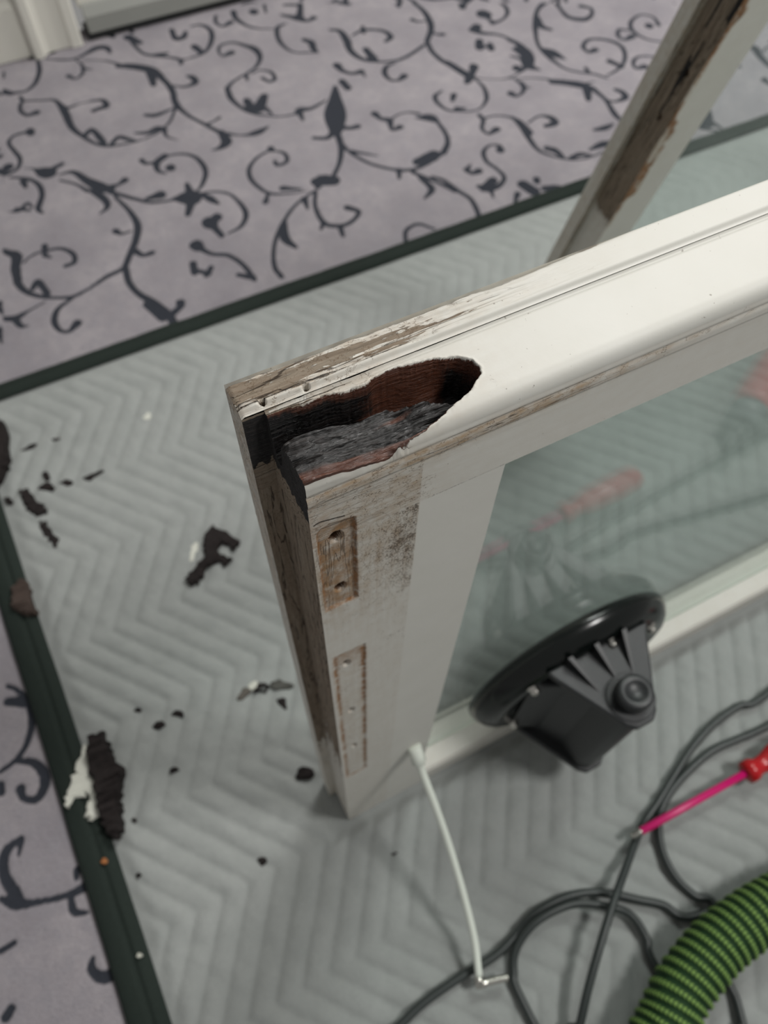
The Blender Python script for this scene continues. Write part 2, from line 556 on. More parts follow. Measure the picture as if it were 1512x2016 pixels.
# (crop, points, widths): strokes of the woven scrollwork
ST = [
 (CA, [(330,430),(450,440),(560,430),(640,390),(720,350),(790,350),(820,390)], [12,16,18,26,44,40,14]),
 (CA, [(600,440),(760,445),(880,470)], [8,12,20]),
 (CA, [(880,485),(1000,490),(1120,515),(1190,560)], [40,58,62,46]),
 (CA, [(1120,530),(1140,625)], [60,34]),
 (CA, [(1180,550),(1260,640),(1300,740),(1310,800)], [40,34,32,30]),
 (CA, [(560,440),(610,480),(610,540),(560,580),(505,560)], [10,18,22,16,34]),
 (CA, [(610,500),(690,515)], [22,6]),
 (CA, [(280,450),(290,520),(260,610),(190,670),(80,690)], [24,30,28,20,30]),
 (CA, [(0,670),(80,690)], [50,40]), (CA, [(0,540),(0,570)], [50,50]),
 (CA, [(150,720),(172,750)], [26,22]),
 (CA, [(270,830),(200,850),(150,820),(150,770),(172,745)], [44,28,26,24,18]),
 (CA, [(172,745),(300,740),(400,740),(460,790)], [18,16,22,42]),
 (CA, [(460,790),(490,850),(530,940),(600,1000),(700,1060),(800,1080),(930,1065),(1050,1035),(1170,980),(1260,900),(1300,810)], [46,48,40,30,24,22,16,12,16,18,18]),
 (CA, [(490,800),(580,770),(680,745),(760,740),(790,780),(740,800),(690,820)], [30,12,14,30,40,36,30]),
 (CA, [(630,1000),(680,960),(740,1020),(770,1060)], [34,34,42,40]),
 (CA, [(830,1060),(880,1015),(950,1030),(1010,1045)], [30,34,34,16]),
 (CA, [(1000,985),(1100,980),(1170,950),(1220,960)], [14,36,44,36]),
 (CA, [(1220,960),(1240,1010),(1330,1040)], [32,18,6]),
 (CA, [(1080,850),(1160,850),(1290,800)], [26,34,12]),
 (CA, [(1290,630),(1370,640),(1450,610),(1430,570),(1390,560)], [12,22,38,40,18]),
 (CA, [(960,260),(990,320),(1060,390),(1160,410),(1260,420),(1340,440),(1345,470)], [26,24,20,26,20,28,22]),
 (CA, [(950,270),(1040,310)], [56,34]), (CA, [(1160,405),(1240,390)], [36,24]),
 (CB, [(220,440),(330,410),(400,370),(440,290),(430,220),(360,180),(280,190)], [12,18,24,30,30,22,12]),
 (CB, [(140,215),(170,280),(230,270),(245,230)], [30,36,40,20]), (CB, [(310,340),(360,380)], [46,40]),
 (CB, [(470,110),(470,160),(520,190),(580,160)], [20,22,20,42]),
 (CB, [(750,80),(755,85)], [54,54]), (CB, [(830,30),(845,90)], [20,14]),
 (CB, [(600,80),(620,130),(690,180),(780,205),(900,210)], [36,30,22,16,10]),
 (CB, [(1100,0),(1100,60),(1090,130)], [34,34,50]), (CB, [(960,105),(1040,120),(1090,130),(1150,150),(1200,125)], [20,38,56,22,38]),
 (CB, [(980,30),(1090,30)], [22,26]),
 (CB, [(990,170),(930,200),(935,280),(990,350),(1070,385),(1150,385),(1240,385)], [12,28,28,22,14,16,10]),
 (CB, [(1130,290),(1180,310),(1200,360),(1230,385)], [34,44,36,12]),
 (CB, [(585,385),(520,410),(490,370),(510,330),(590,310),(680,330),(760,360),(800,420),(770,490),(700,540),(600,600),(555,650)], [46,16,18,20,18,28,44,30,22,18,20,28]),
 (CB, [(695,550),(705,590)], [26,18]), (CB, [(740,540),(800,515),(880,530),(910,580),(870,600),(815,575)], [12,14,22,26,22,24]),
 (CB, [(555,650),(580,720),(640,780),(730,830),(850,855),(960,860),(1070,840)], [32,36,28,26,16,14,16]),
 (CB, [(700,740),(740,810)], [44,60]), (CB, [(830,710),(790,800)], [50,76]), (CB, [(840,800),(890,845)], [34,12]),
 (CB, [(1070,840),(1100,810),(1180,800),(1290,740)], [22,44,28,14]), (CB, [(1090,820),(1120,890)], [44,16]),
 (CB, [(1360,640),(1360,740),(1360,850),(1365,960)], [26,78,130,84]), (CB, [(1410,600),(1455,650)], [46,44]),
 (CB, [(1360,960),(1300,1020),(1200,1020)], [46,34,26]),
 (CC, [(40,930),(140,950),(205,935)], [60,30,40]),
 (CB, [(40,560),(140,650),(170,760),(260,850),(370,910),(480,970)], [30,34,38,24,24,30]),
 (CB, [(480,970),(560,990),(670,1000),(780,980),(860,935)], [30,24,16,48,14]), (CB, [(400,920),(450,900),(500,870)], [26,14,22]),
 (CB, [(510,980),(550,1050),(490,1100),(440,1110)], [44,64,30,10]),
 (CC, [(0,215),(70,225),(120,290),(150,370),(230,430),(330,450),(450,450),(560,420),(700,330)], [22,34,46,40,34,26,20,24,24]),
 (CC, [(160,260),(240,220),(330,215),(410,230),(450,270),(415,300)], [12,28,24,30,36,26]), (CC, [(240,195),(250,240)], [26,24]),
 (CC, [(265,360),(320,430)], [42,56]),
 (CC, [(600,0),(690,70),(740,150),(750,220),(720,300)], [20,32,40,36,32]), (CC, [(610,140),(650,155),(710,150)], [32,20,12]),
 (CC, [(750,230),(800,250),(840,250)], [16,20,32]),
 (CC, [(720,300),(760,380),(840,450),(940,500),(1040,560)], [28,30,34,40,46]), (CC, [(870,460),(960,515),(1040,570)], [44,50,40]),
 (CC, [(1070,490),(1055,560)], [58,28]), (CC, [(1040,570),(1020,605)], [56,40]),
 (CC, [(490,460),(420,490),(405,540),(450,590),(510,590),(550,560)], [10,28,34,24,22,48]),
 (CC, [(50,480),(90,520),(160,540),(230,530)], [52,34,26,42]), (CC, [(230,520),(265,570)], [30,8]),
 (CC, [(1040,560),(1150,580),(1300,580),(1400,540),(1470,480)], [18,10,12,14,44]),
 (CC, [(1080,580),(1140,640),(1165,720),(1130,790),(1060,820),(960,820),(870,810),(800,760),(780,710),(830,670)], [14,24,28,16,14,18,20,26,28,14]),
 (CC, [(920,700),(910,740)], [38,28]), (CC, [(940,800),(1000,800)], [32,20]),
 (CC, [(1060,215),(1130,240),(1240,250),(1350,290),(1430,340),(1480,420),(1480,470)], [48,34,22,20,34,64,60]),
 (CC, [(1380,360),(1450,400)], [40,60]), (CC, [(1340,410),(1440,440)], [14,30]), (CC, [(1090,195),(1092,205)], [62,50]), (CC, [(1388,500),(1392,505)], [54,50]),
 (CC, [(1110,300),(1112,350)], [48,52]), (CC, [(1112,340),(1190,340)], [26,28]), (CC, [(1190,325),(1200,360)], [38,40]),
 (CC, [(1240,0),(1300,40),(1320,90),(1280,140),(1210,165)], [20,26,26,18,38]), (CC, [(1140,98),(1160,104)], [84,70]), (CC, [(1150,110),(1210,160)], [24,26]),
 (CC, [(985,0),(985,50)], [60,40]), (CC, [(690,0),(1000,0)], [18,20]), (CC, [(505,0),(510,40)], [44,30]), (CC, [(20,0),(130,20)], [40,44]),
 (CC, [(1380,590),(1430,620),(1440,670),(1390,710),(1345,690)], [14,34,26,20,46]), (CC, [(1440,640),(1500,650)], [30,6]),
 (CC, [(330,840),(380,880),(440,890),(460,960),(520,940)], [46,28,42,22,44]), (CC, [(440,890),(500,850),(580,830),(660,840)], [18,14,14,24]),
 (CC, [(640,870),(740,870),(800,900)], [14,66,26]), (CC, [(800,900),(860,990),(875,1060),(850,1134)], [24,28,32,28]),
 (CC, [(1110,850),(1140,890),(1130,950),(1180,990),(1240,955)], [28,28,24,22,48]), (CC, [(1130,880),(1230,855),(1330,865),(1410,900),(1480,980)], [20,14,18,36,52]),
 (CD, [(290,0),(220,70),(205,170),(210,270),(240,350),(320,430),(420,500),(520,530),(640,545),(740,575)], [44,26,34,24,26,30,18,18,18,18]),
 (CD, [(215,130),(250,190),(320,215)], [44,40,26]), (CD, [(250,360),(330,390),(430,435)], [26,66,12]), (CD, [(580,500),(600,530)], [26,26]),
 (CD, [(740,555),(820,510),(870,440),(860,360),(800,310),(690,285),(600,290),(560,340),(600,380),(650,365)], [12,20,24,28,28,24,22,28,24,44]),
 (CD, [(760,450),(850,490)], [44,34]),
 (CD, [(350,0),(390,60),(450,120),(560,140),(620,110),(620,60),(545,40)], [40,22,34,40,26,24,36]),
 (CD, [(1050,185),(1055,190)], [52,48]), (CD, [(1125,180),(1080,120),(990,105),(920,150),(920,210),(980,260),(1070,295),(1200,310)], [28,18,16,24,26,22,16,10]),
 (CD, [(925,265),(870,290),(820,260),(830,215),(900,220)], [46,22,24,22,16]),
 (CD, [(1220,0),(1290,50),(1310,100),(1240,140)], [16,24,28,20]),
 (CD, [(1020,490),(950,500),(935,450),(980,415),(1080,415),(1130,440)], [46,20,24,18,16,26]),
 (CD, [(20,580),(200,575),(330,590)], [10,12,18]), (CD, [(330,600),(440,610),(560,630),(640,660)], [46,56,62,38]), (CD, [(590,650),(600,735)], [58,36]),
 (CD, [(560,620),(650,600)], [20,8]), (CD, [(640,660),(730,740),(800,850),(865,905)], [34,28,36,20]), (CD, [(700,720),(790,750),(875,720),(850,680),(800,660)], [12,20,40,38,26]),
 (CD, [(0,290),(80,330),(140,400),(150,480),(240,515)], [16,34,80,64,14]),
 (CH, [(600,300),(680,370),(720,450),(790,540),(900,590),(1060,615),(1200,590),(1310,545)], [22,50,36,26,18,16,14,12]),
 (CH, [(720,340),(800,290),(880,300),(920,340),(850,365)], [14,16,36,46,34]), (CH, [(860,530),(920,550),(980,600)], [44,46,26]), (CH, [(1040,600),(1110,575),(1200,585)], [32,36,12]),
 (CH, [(1180,540),(1280,500),(1360,490)], [20,54,30]), (CH, [(1210,395),(1290,380),(1350,350)], [20,42,16]),
 (CH, [(510,545),(500,510),(430,510),(385,560),(410,630),(490,690),(540,750),(500,810),(440,830)], [54,22,18,28,26,24,28,36,50]),
 (CH, [(390,830),(455,770)], [56,60]), (CH, [(440,840),(460,900)], [36,10]), (CH, [(350,815),(420,840)], [32,40]),
 (CH, [(260,690),(300,720),(350,700)], [40,24,50]), (CH, [(285,655),(270,680)], [18,24]),
 (CH, [(0,740),(90,770),(200,850),(290,910),(340,1000),(355,1070)], [20,24,28,28,32,28]),
 (CH, [(680,800),(760,850)], [70,74]), (CH, [(780,760),(785,780)], [44,40]), (CH, [(640,870),(620,930)], [40,20]), (CH, [(840,830),(950,825),(1010,865)], [46,44,20]),
 (CH, [(0,590),(20,612)], [50,40]),
 (CI, [(610,600),(570,660),(450,720),(300,700),(200,650),(150,600)], [15,17,15,13,13,15]), (CI, [(480,685),(550,655)], [36,44]), (CI, [(310,660),(200,640)], [6,16]),
 (CI, [(130,540),(155,610),(150,680),(120,750)], [20,18,16,16]), (CI, [(50,770),(120,765)], [42,48]),
 (CI, [(45,810),(45,880),(90,950),(180,950),(230,900),(180,880)], [15,15,20,17,17,26]), (CI, [(150,960),(162,1000)], [20,14]), (CI, [(78,940),(70,972)], [16,12]),
 (CI, [(460,730),(560,770),(640,810)], [16,14,16]), (CI, [(490,750),(540,800),(510,840)], [18,24,10]), (CI, [(400,720),(402,755)], [20,12]),
 (CI, [(430,1030),(430,980),(480,950),(550,970)], [15,15,14,10]),
 (CF, [(130,295),(135,300)], [58,58]), (CF, [(90,210),(30,260),(40,320),(95,340)], [46,44,28,16]), (CF, [(90,210),(200,195),(300,210),(370,270),(395,340),(370,420),(330,470)], [16,20,26,32,32,26,14]),
 (CE, [(1050,240),(1080,265),(1150,260)], [34,24,20]),
 (CF, [(150,530),(285,520)], [20,130]), (CF, [(255,420),(290,510)], [30,60]), (CF, [(262,645),(290,540)], [36,60]),
 (CF, [(340,490),(450,475),(560,490),(640,550),(695,640),(660,730),(560,790)], [16,16,18,26,34,26,12]), (CF, [(360,490),(430,530),(490,565)], [22,50,20]),
 (CF, [(425,705),(430,715)], [96,90]), (CF, [(478,665),(480,670)], [64,60]), (CF, [(440,720),(515,805)], [50,36]),
 (CF, [(880,155),(890,170)], [44,30]), (CF, [(900,170),(980,190),(1000,250),(930,280),(910,250)], [14,24,26,24,26]),
 (CF, [(880,165),(780,220),(720,300),(730,380),(800,450),(880,490),(1000,490),(1150,470)], [16,20,26,30,26,22,16,10]), (CF, [(970,450),(1110,455)], [46,12]), (CF, [(860,490),(840,555)], [16,36]),
 (CF, [(1370,20),(1400,150),(1390,260),(1360,340)], [44,30,26,22]), (CF, [(1220,395),(1290,375),(1365,395)], [56,60,40]), (CF, [(1250,370),(1230,440)], [44,40]),
 (CF, [(1190,480),(1070,570),(980,690),(920,820),(900,930),(910,1040),(960,1110)], [18,20,24,26,26,30,34]), (CF, [(980,700),(985,820),(1065,890)], [32,58,28]), (CF, [(1130,530),(1155,605)], [44,16]),
 (CF, [(325,875),(340,890)], [84,70]), (CF, [(340,890),(440,940),(560,950),(660,1010),(740,1100),(760,1134)], [40,30,30,32,32,28]),
 (CF, [(300,1010),(312,1080)], [44,44]), (CF, [(312,1060),(420,1085)], [32,34]), (CF, [(435,1040),(400,1100)], [34,34]), (CF, [(640,1095),(745,1115)], [34,44]),
 (CE, [(220,20),(225,40)], [50,50]), (CE, [(200,30),(100,60),(60,110),(100,170),(145,230),(130,300),(60,340),(0,350)], [24,20,24,28,28,24,26,40]),
 (CE, [(250,310),(340,335),(385,330)], [14,96,56]), (CE, [(380,310),(455,270)], [34,34]), (CE, [(170,300),(260,305)], [8,14]),
 (CE, [(430,350),(540,330),(640,390),(740,440),(820,460)], [10,34,56,78,56]), (CE, [(440,390),(560,420),(650,470)], [16,18,30]),
 (CE, [(700,470),(780,540),(795,590),(740,640)], [56,46,34,12]), (CE, [(820,440),(880,420),(925,390)], [40,24,48]),
 (CE, [(820,480),(900,500),(1000,530),(1130,555),(1280,540)], [34,28,28,26,16]), (CE, [(1090,525),(1190,500)], [24,70]),
 (CE, [(850,510),(960,620),(1020,720),(1010,830),(970,930),(930,1030)], [20,32,44,44,40,40]), (CE, [(860,770),(900,790),(970,770)], [46,22,16]), (CE, [(1000,915),(1060,950),(1130,930)], [44,32,38]),
 (CE, [(0,330),(60,290)], [60,60]), (CE, [(0,370),(8,430)], [30,20]), (CE, [(70,370),(200,380),(280,420),(310,500),(280,600),(315,635)], [16,24,32,34,36,16]),
 (CE, [(170,400),(188,445)], [46,20]), (CE, [(60,625),(140,615),(200,560),(235,590)], [10,32,20,18]), (CE, [(120,605),(220,615)], [34,20]),
 (CE, [(0,910),(60,930),(120,960),(110,1060),(130,1134)], [34,46,66,54,48]), (CE, [(170,1010),(220,960),(320,920),(450,900),(540,940),(550,1000),(485,1030)], [12,16,20,24,32,32,30]), (CE, [(328,880),(332,950)], [40,26]), (CE, [(330,950),(375,965)], [34,16]),
 (CG, [(120,300),(130,400),(200,470),(300,500),(420,510),(540,500),(660,440),(780,360),(920,290)], [50,46,38,30,22,26,20,30,30]), (CG, [(240,440),(280,390),(350,480)], [36,44,40]),
 (CG, [(930,290),(960,400),(1030,480),(1130,540),(1250,630),(1285,690)], [42,40,40,50,50,54]), (CG, [(1090,560),(1210,660)], [50,60]), (CG, [(1290,620),(1350,570)], [46,36]), (CG, [(1340,545),(1345,560)], [56,50]),
 (CG, [(540,510),(430,590),(400,680),(440,750),(510,760),(570,700)], [16,32,40,30,26,58]), (CG, [(330,540),(220,600),(110,660),(0,665)], [12,16,46,34]), (CG, [(110,670),(150,720),(210,720)], [46,34,10]), (CG, [(0,600),(10,640)], [30,20]),
 (CL, [(0,490),(90,420),(150,330),(180,200),(150,80),(90,20),(40,0)], [22,24,28,34,30,24,22]), (CL, [(40,90),(140,90)], [40,54]),
 (CL, [(100,430),(190,440),(250,500),(250,580),(200,650),(130,640),(115,590)], [24,38,48,44,38,30,46]),
 (CL, [(0,1220),(90,1250),(200,1240),(380,1200),(500,1140),(545,1100)], [26,50,30,30,46,34]), (CL, [(120,870),(30,950),(20,1080),(90,1200),(110,1250)], [24,44,50,54,40]), (CL, [(120,880),(105,970)], [30,14]),
 (CL, [(530,1085),(440,1050),(435,1100)], [34,28,24]), (CL, [(400,1200),(420,1290),(500,1300)], [28,36,16]),
 (CL, [(530,1560),(520,1620),(580,1670),(660,1640),(720,1570)], [22,40,52,60,64]), (CL, [(0,1520),(80,1470)], [30,24]), (CL, [(30,1900),(60,1850)], [46,40]), (CL, [(0,570),(5,610)], [40,36]),
]


def build_carpet():
    st = 0.0026
    x0, x1, y0, y1 = -0.62, 1.75, -0.62, 1.50
    nx, ny = int((x1 - x0) / st) + 1, int((y1 - y0) / st) + 1
    X = x0 + st * np.arange(nx)
    Y = y0 + st * np.arange(ny)
    D = np.full((nx, ny), 1.0)           # signed distance / soft width
    for (ox, oy, k), pts, ws in ST:
        n = max(5, 6)
        pw = np.array([(p[0], p[1], w) for p, w in zip(pts, ws)], float)
        C = catmull(pw, 7) if len(pw) > 2 else np.array([pw[0] * (1 - t) + pw[1] * t for t in np.linspace(0, 1, 6)])
        W = []
        for u, v, w in C:
            P = atz(ox + u * k, oy + v * k)
            dep = (P - CAM) @ ROT[2]
            W.append((P[0], P[1], max(w, 4) * k * dep / FPX * 0.5 * 1.30))
        W = np.array(W)
        for a, b in zip(W[:-1], W[1:]):
            r = max(a[2], b[2]) + 0.006
            i0, i1 = int((min(a[0], b[0]) - r - x0) / st), int((max(a[0], b[0]) + r - x0) / st) + 2
            j0, j1 = int((min(a[1], b[1]) - r - y0) / st), int((max(a[1], b[1]) + r - y0) / st) + 2
            i0, j0 = max(i0, 0), max(j0, 0)
            i1, j1 = min(i1, nx), min(j1, ny)
            if i1 <= i0 or j1 <= j0:
                continue
            gx, gy = X[i0:i1, None], Y[None, j0:j1]
            d = b[:2] - a[:2]
            L = d @ d + 1e-12
            t = np.clip(((gx - a[0]) * d[0] + (gy - a[1]) * d[1]) / L, 0, 1)
            dist = np.hypot(gx - a[0] - t * d[0], gy - a[1] - t * d[1]) - (a[2] + t * (b[2] - a[2]))
            D[i0:i1, j0:j1] = np.minimum(D[i0:i1, j0:j1], dist)
    GX, GY = np.meshgrid(X, Y, indexing='ij')
    P = np.stack([GX, GY, np.zeros_like(GX)], -1)
    U, V = project(P)
    vis = (U > 4) & (U < 1330) & (V > 4) & (V < 760) & (GY > 0.70) & (GY < 1.445)
    left = (U > -10) & (GX < -0.2) & (GY < 0.62)
    # the woven repeat (half drop) carries the pattern on past what is traced
    v1, v2 = np.array([0.692, -0.382]), np.array([0.698, 0.316])
    todo = ~(vis | left)
    D2 = D.copy()
    D2[todo] = 1.0
    for i in range(-3, 4):
        for j in range(-3, 4):
            if i == 0 and j == 0:
                continue
            s = i * v1 + j * v2
            si, sj = int(round(s[0] / st)), int(round(s[1] / st))
            a0, a1 = max(0, -si), min(nx, nx - si)
            b0, b1 = max(0, -sj), min(ny, ny - sj)
            if a1 <= a0 or b1 <= b0:
                continue
            src = vis[a0 + si:a1 + si, b0 + sj:b1 + sj]
            m = todo[a0:a1, b0:b1] & src
            sub = D2[a0:a1, b0:b1]
            sub[m] = D[a0 + si:a1 + si, b0 + sj:b1 + sj][m]
            todo[a0:a1, b0:b1] &= ~m
    scroll = ss(0.0022, -0.0022, D2)
    Z = 0.0012 * (fbm(GX * 60, GY * 60) - 0.5) - 0.0008 - 0.0016 * scroll
    P[..., 2] = Z
    keep = ~((GX > -0.20) & (GY < 0.66))
    idx = np.arange(nx * ny).reshape(nx, ny)
    q = np.stack([idx[:-1, :-1], idx[1:, :-1], idx[1:, 1:], idx[:-1, 1:]], -1)
    km = keep[:-1, :-1] & keep[1:, :-1] & keep[1:, 1:] & keep[:-1, 1:]
    q = q[km]
    used = np.unique(q)
    remap = np.zeros(nx * ny, np.int64)
    remap[used] = np.arange(len(used))
    me = mesh_np('floor', P.reshape(-1, 3)[used], remap[q], {'scroll': scroll.ravel()[used]})
    o = obj('floor', me, M_CARPET)
    tag(o, 'lilac grey carpet woven with charcoal scrolling vines', None, kind='structure')


build_carpet()

# ------------------------------------------------------------------ room edge: wall, skirting, architrave, door
WY = 1.452
V, F = [], []
box_bm(V, F, -1.2, 0.075, WY + 0.018, WY + 0.12, 0, 2.4)
o = obj('wall_back', mesh_np('wall_back', V, F, smooth=False), plain('wall_paint', lin(226, 225, 216), 0.7, var=0.03, scale=9))
tag(o, None, None, kind='structure')


def profile_extrude(prof, axis, a, b):
    """prof: list of 2-D points; axis 'x' -> (y,z) profile swept in x ; 'z' -> (x,y) profile swept in z"""
    V = []
    for t in (a, b):
        for p, q in prof:
            V.append((t, p, q) if axis == 'x' else (p, q, t))
    n = len(prof)
    F = [tuple(range(n)), tuple(range(n, 2 * n))[::-1]]
    F += [(i, n + i, n + (i + 1) % n, (i + 1) % n) for i in range(n)]
    return V, F


def fixn(me):
    import bmesh
    bm = bmesh.new()
    bm.from_mesh(me)
    bmesh.ops.recalc_face_normals(bm, faces=bm.faces)
    bm.to_mesh(me)
    bm.free()
    return me


V, F = profile_extrude([(WY + 0.018, 0), (WY, 0), (WY, 0.085), (WY + 0.004, 0.095), (WY + 0.004, 0.105), (WY + 0.011, 0.118), (WY + 0.018, 0.122)], 'x', -1.2, 0.066)
o = obj('baseboard_back', fixn(mesh_np('baseboard_back', V, F, smooth=False)), M_WHITE)
tag(o, None, None, kind='structure')
xa = 0.066
pr = [(xa, WY + 0.02), (xa, WY - 0.012), (xa + 0.004, WY - 0.016), (xa + 0.016, WY - 0.016), (xa + 0.02, WY - 0.008), (xa + 0.03, WY - 0.002), (xa + 0.05, WY - 0.001), (xa + 0.068, WY - 0.003),
      (xa + 0.072, WY - 0.008), (xa + 0.088, WY - 0.008), (xa + 0.092, WY - 0.004), (xa + 0.092, WY + 0.06), (xa + 0.06, WY + 0.06)]
V, F = profile_extrude(pr, 'z', 0, 2.05)
o = obj('trim_1', fixn(mesh_np('trim_1', V, F, smooth=False)), M_WHITE)
tag(o, None, None, kind='structure')
door = bpy.data.objects.new('door_1', None)
COL.objects.link(door)
door.location = (0.6, WY + 0.03, 0)
tag(door, None, None, kind='structure')
V, F = [], []
box_bm(V, F, 0.172, 1.0, WY + 0.018, WY + 0.058, 0.05, 2.03)
bevelled(obj('door_leaf', mesh_np('door_leaf', V, F, smooth=False), M_WHITE, door), 0.002)
V, F = profile_extrude([(WY + 0.018, 0.012), (WY - 0.002, 0.014), (WY + 0.002, 0.04), (WY + 0.012, 0.056), (WY + 0.018, 0.058)], 'x', 0.176, 0.99)
obj('draught_seal', fixn(mesh_np('draught_seal', V, F, smooth=False)), M_GREY, door)
V, F = [], []
box_bm(V, F, 0.172, 0.99, WY + 0.004, WY + 0.04, 0.0, 0.014)
obj('sealing_brush', mesh_np('sealing_brush', V, F, smooth=False), M_DARKGAP, door)

# ------------------------------------------------------------------ quilted moving blanket
BX, BYF = -0.2257, 0.7047
blanket = empty('moving_blanket', (0.6, 0.1, 0), 'grey quilted moving blanket with dark green bound edges lying on the carpet', 'blanket')
BZ = 0.004


def blanket_h(GX, GY):
    per = 0.21
    ph = ((GY + 0.113) / per) % 1.0
    tri = 1 - 2 * np.abs(ph - 0.5)               # 0 at left elbow, 1 at right elbow
    wob = 0.004 * (fbm(GX * 9, GY * 9) - 0.5)
    u = (GX + 0.05 * GY - 0.078 * tri + wob) / 0.0275
    s = np.abs(np.sin(np.pi * u))
    puff = np.sqrt(np.clip(s, 0, 1))
    stitch = 0.8 + 0.35 * fbm(GX * 45, GY * 45, 3)
    cross = 0.75 + 0.25 * np.abs(np.sin(np.pi * (GY * 1.0 + 0.3 * GX) / 0.03)) ** 0.5
    near = ss(0.9, -0.2, GY)
    h = BZ + 0.0040 * puff * stitch * cross * (0.75 + 0.45 * near)
    h = h + 0.0030 * puff * (fbm(GX * 70 + 40 * GY, GY * 28, 11) - 0.5)
    h = h + 0.0040 * (fbm(GX * 7, GY * 7, 7) - 0.5)
    return h, 1 - ss(0.0, 0.35, s)


gx = np.arange(BX - 0.009, 1.6, 0.0029)
gy = np.arange(-0.6, BYF - 0.004, 0.0029)
GX, GY = np.meshgrid(gx, gy, indexing='ij')
h, seam = blanket_h(GX, GY)
# flattened where the sash stands
flat = ss(0.018, 0.004, np.maximum(np.abs(GX - 0.47) - 0.48, np.abs(GY - 0.0225) - 0.0225))
h = h * (1 - flat) + 0.002 * flat
flat2 = ss(0.018, 0.004, np.maximum(np.abs(GX - 0.80) - 0.32, np.abs(GY - 0.463) - 0.024))
h = h * (1 - flat2) + 0.0025 * flat2
hem = ss(0.028, 0.006, np.minimum(GX - (BX - 0.004), (BYF - 0.004) - GY))
h = h * (1 - hem) + 0.002 * hem
S = Sheets(('seam',))
S.grid(np.stack([GX, GY, h], -1), {'seam': seam})
cloth = obj('quilted_cloth', S.build('quilted_cloth'), M_BLANKET, blanket)


def binding(name, pts_axis, a, b, centre, label=None):
    """folded tape, two soft ridges with a stitched groove"""
    t = np.arange(a, b, 0.004)
    prof_o = np.linspace(-0.0185, 0.0185, 19)
    T, O = np.meshgrid(t, prof_o, indexing='ij')
    zz = 0.0035 + 0.0075 * np.sqrt(np.clip(1 - (O / 0.0187) ** 2, 0, 1)) - 0.0035 * np.exp(-((O - 0.004) / 0.0018) ** 2)
    zz += 0.0015 * (fbm(T * 30, O * 60) - 0.5)
    wob = 0.003 * (fbm(T * 5, T * 0 + 3) - 0.5)
    s = Sheets()
    if pts_axis == 'y':
        s.grid(np.stack([centre + O + wob, T, zz], -1), flip=True)
    else:
        s.grid(np.stack([T, centre + O * 0.75 + wob, zz], -1))
    return obj(name, s.build(name), M_BIND, blanket)


binding('binding_tape', 'y', -0.6, BYF + 0.012, -0.240)
binding('binding_tape', 'x', BX - 0.03, 1.6, 0.705)

# ------------------------------------------------------------------ the sash
H, R_, W_, T_, RB, LIP, YL, LEN = 0.6685, 0.0461, 0.0792, 0.045, 0.05, 0.0078, 0.0305, 0.95
HR = H - R_
Z0 = 0.0035
sash = empty('window_sash', (LEN / 2, 0.02, 0), 'white painted glazed timber sash standing upright with a rotten hollowed top corner', 'window sash')

HOLE = np.array([(-0.02, 0.0285), (0.0, 0.0285), (0.006, 0.0283), (0.013, 0.0272), (0.02, 0.0277), (0.025, 0.0262), (0.034, 0.0252), (0.036, 0.0268), (0.042, 0.0272), (0.049, 0.0266), (0.058, 0.0250), (0.066, 0.0222), (0.0698, 0.0190),
                 (0.0708, 0.0155), (0.0700, 0.0125), (0.0665, 0.0102), (0.0630, 0.0078), (0.0575, 0.0062), (0.052, 0.0040), (0.0475, 0.0028), (0.043, 0.0014), (0.035, 0.0002), (0.030, -0.0016), (0.016, -0.003), (0.0, -0.003), (-0.02, -0.003)])


def poly_sd(px, py, poly):
    """signed distance, positive inside"""
    d = np.full(px.shape, 1e9)
    inside = np.zeros(px.shape, bool)
    n = len(poly)
    for i in range(n):
        a, b = poly[i], poly[(i + 1) % n]
        e = b - a
        t = np.clip(((px - a[0]) * e[0] + (py - a[1]) * e[1]) / (e @ e), 0, 1)
        d = np.minimum(d, np.hypot(px - a[0] - t * e[0], py - a[1] - t * e[1]))
        c = ((a[1] > py) != (b[1] > py)) & (px < (b[0] - a[0]) * (py - a[1]) / (b[1] - a[1] + 1e-15) + a[0])
        inside ^= c
    return np.where(inside, d, -d)


def near_left(x, reach):
    return ss(reach, 0.0, x)


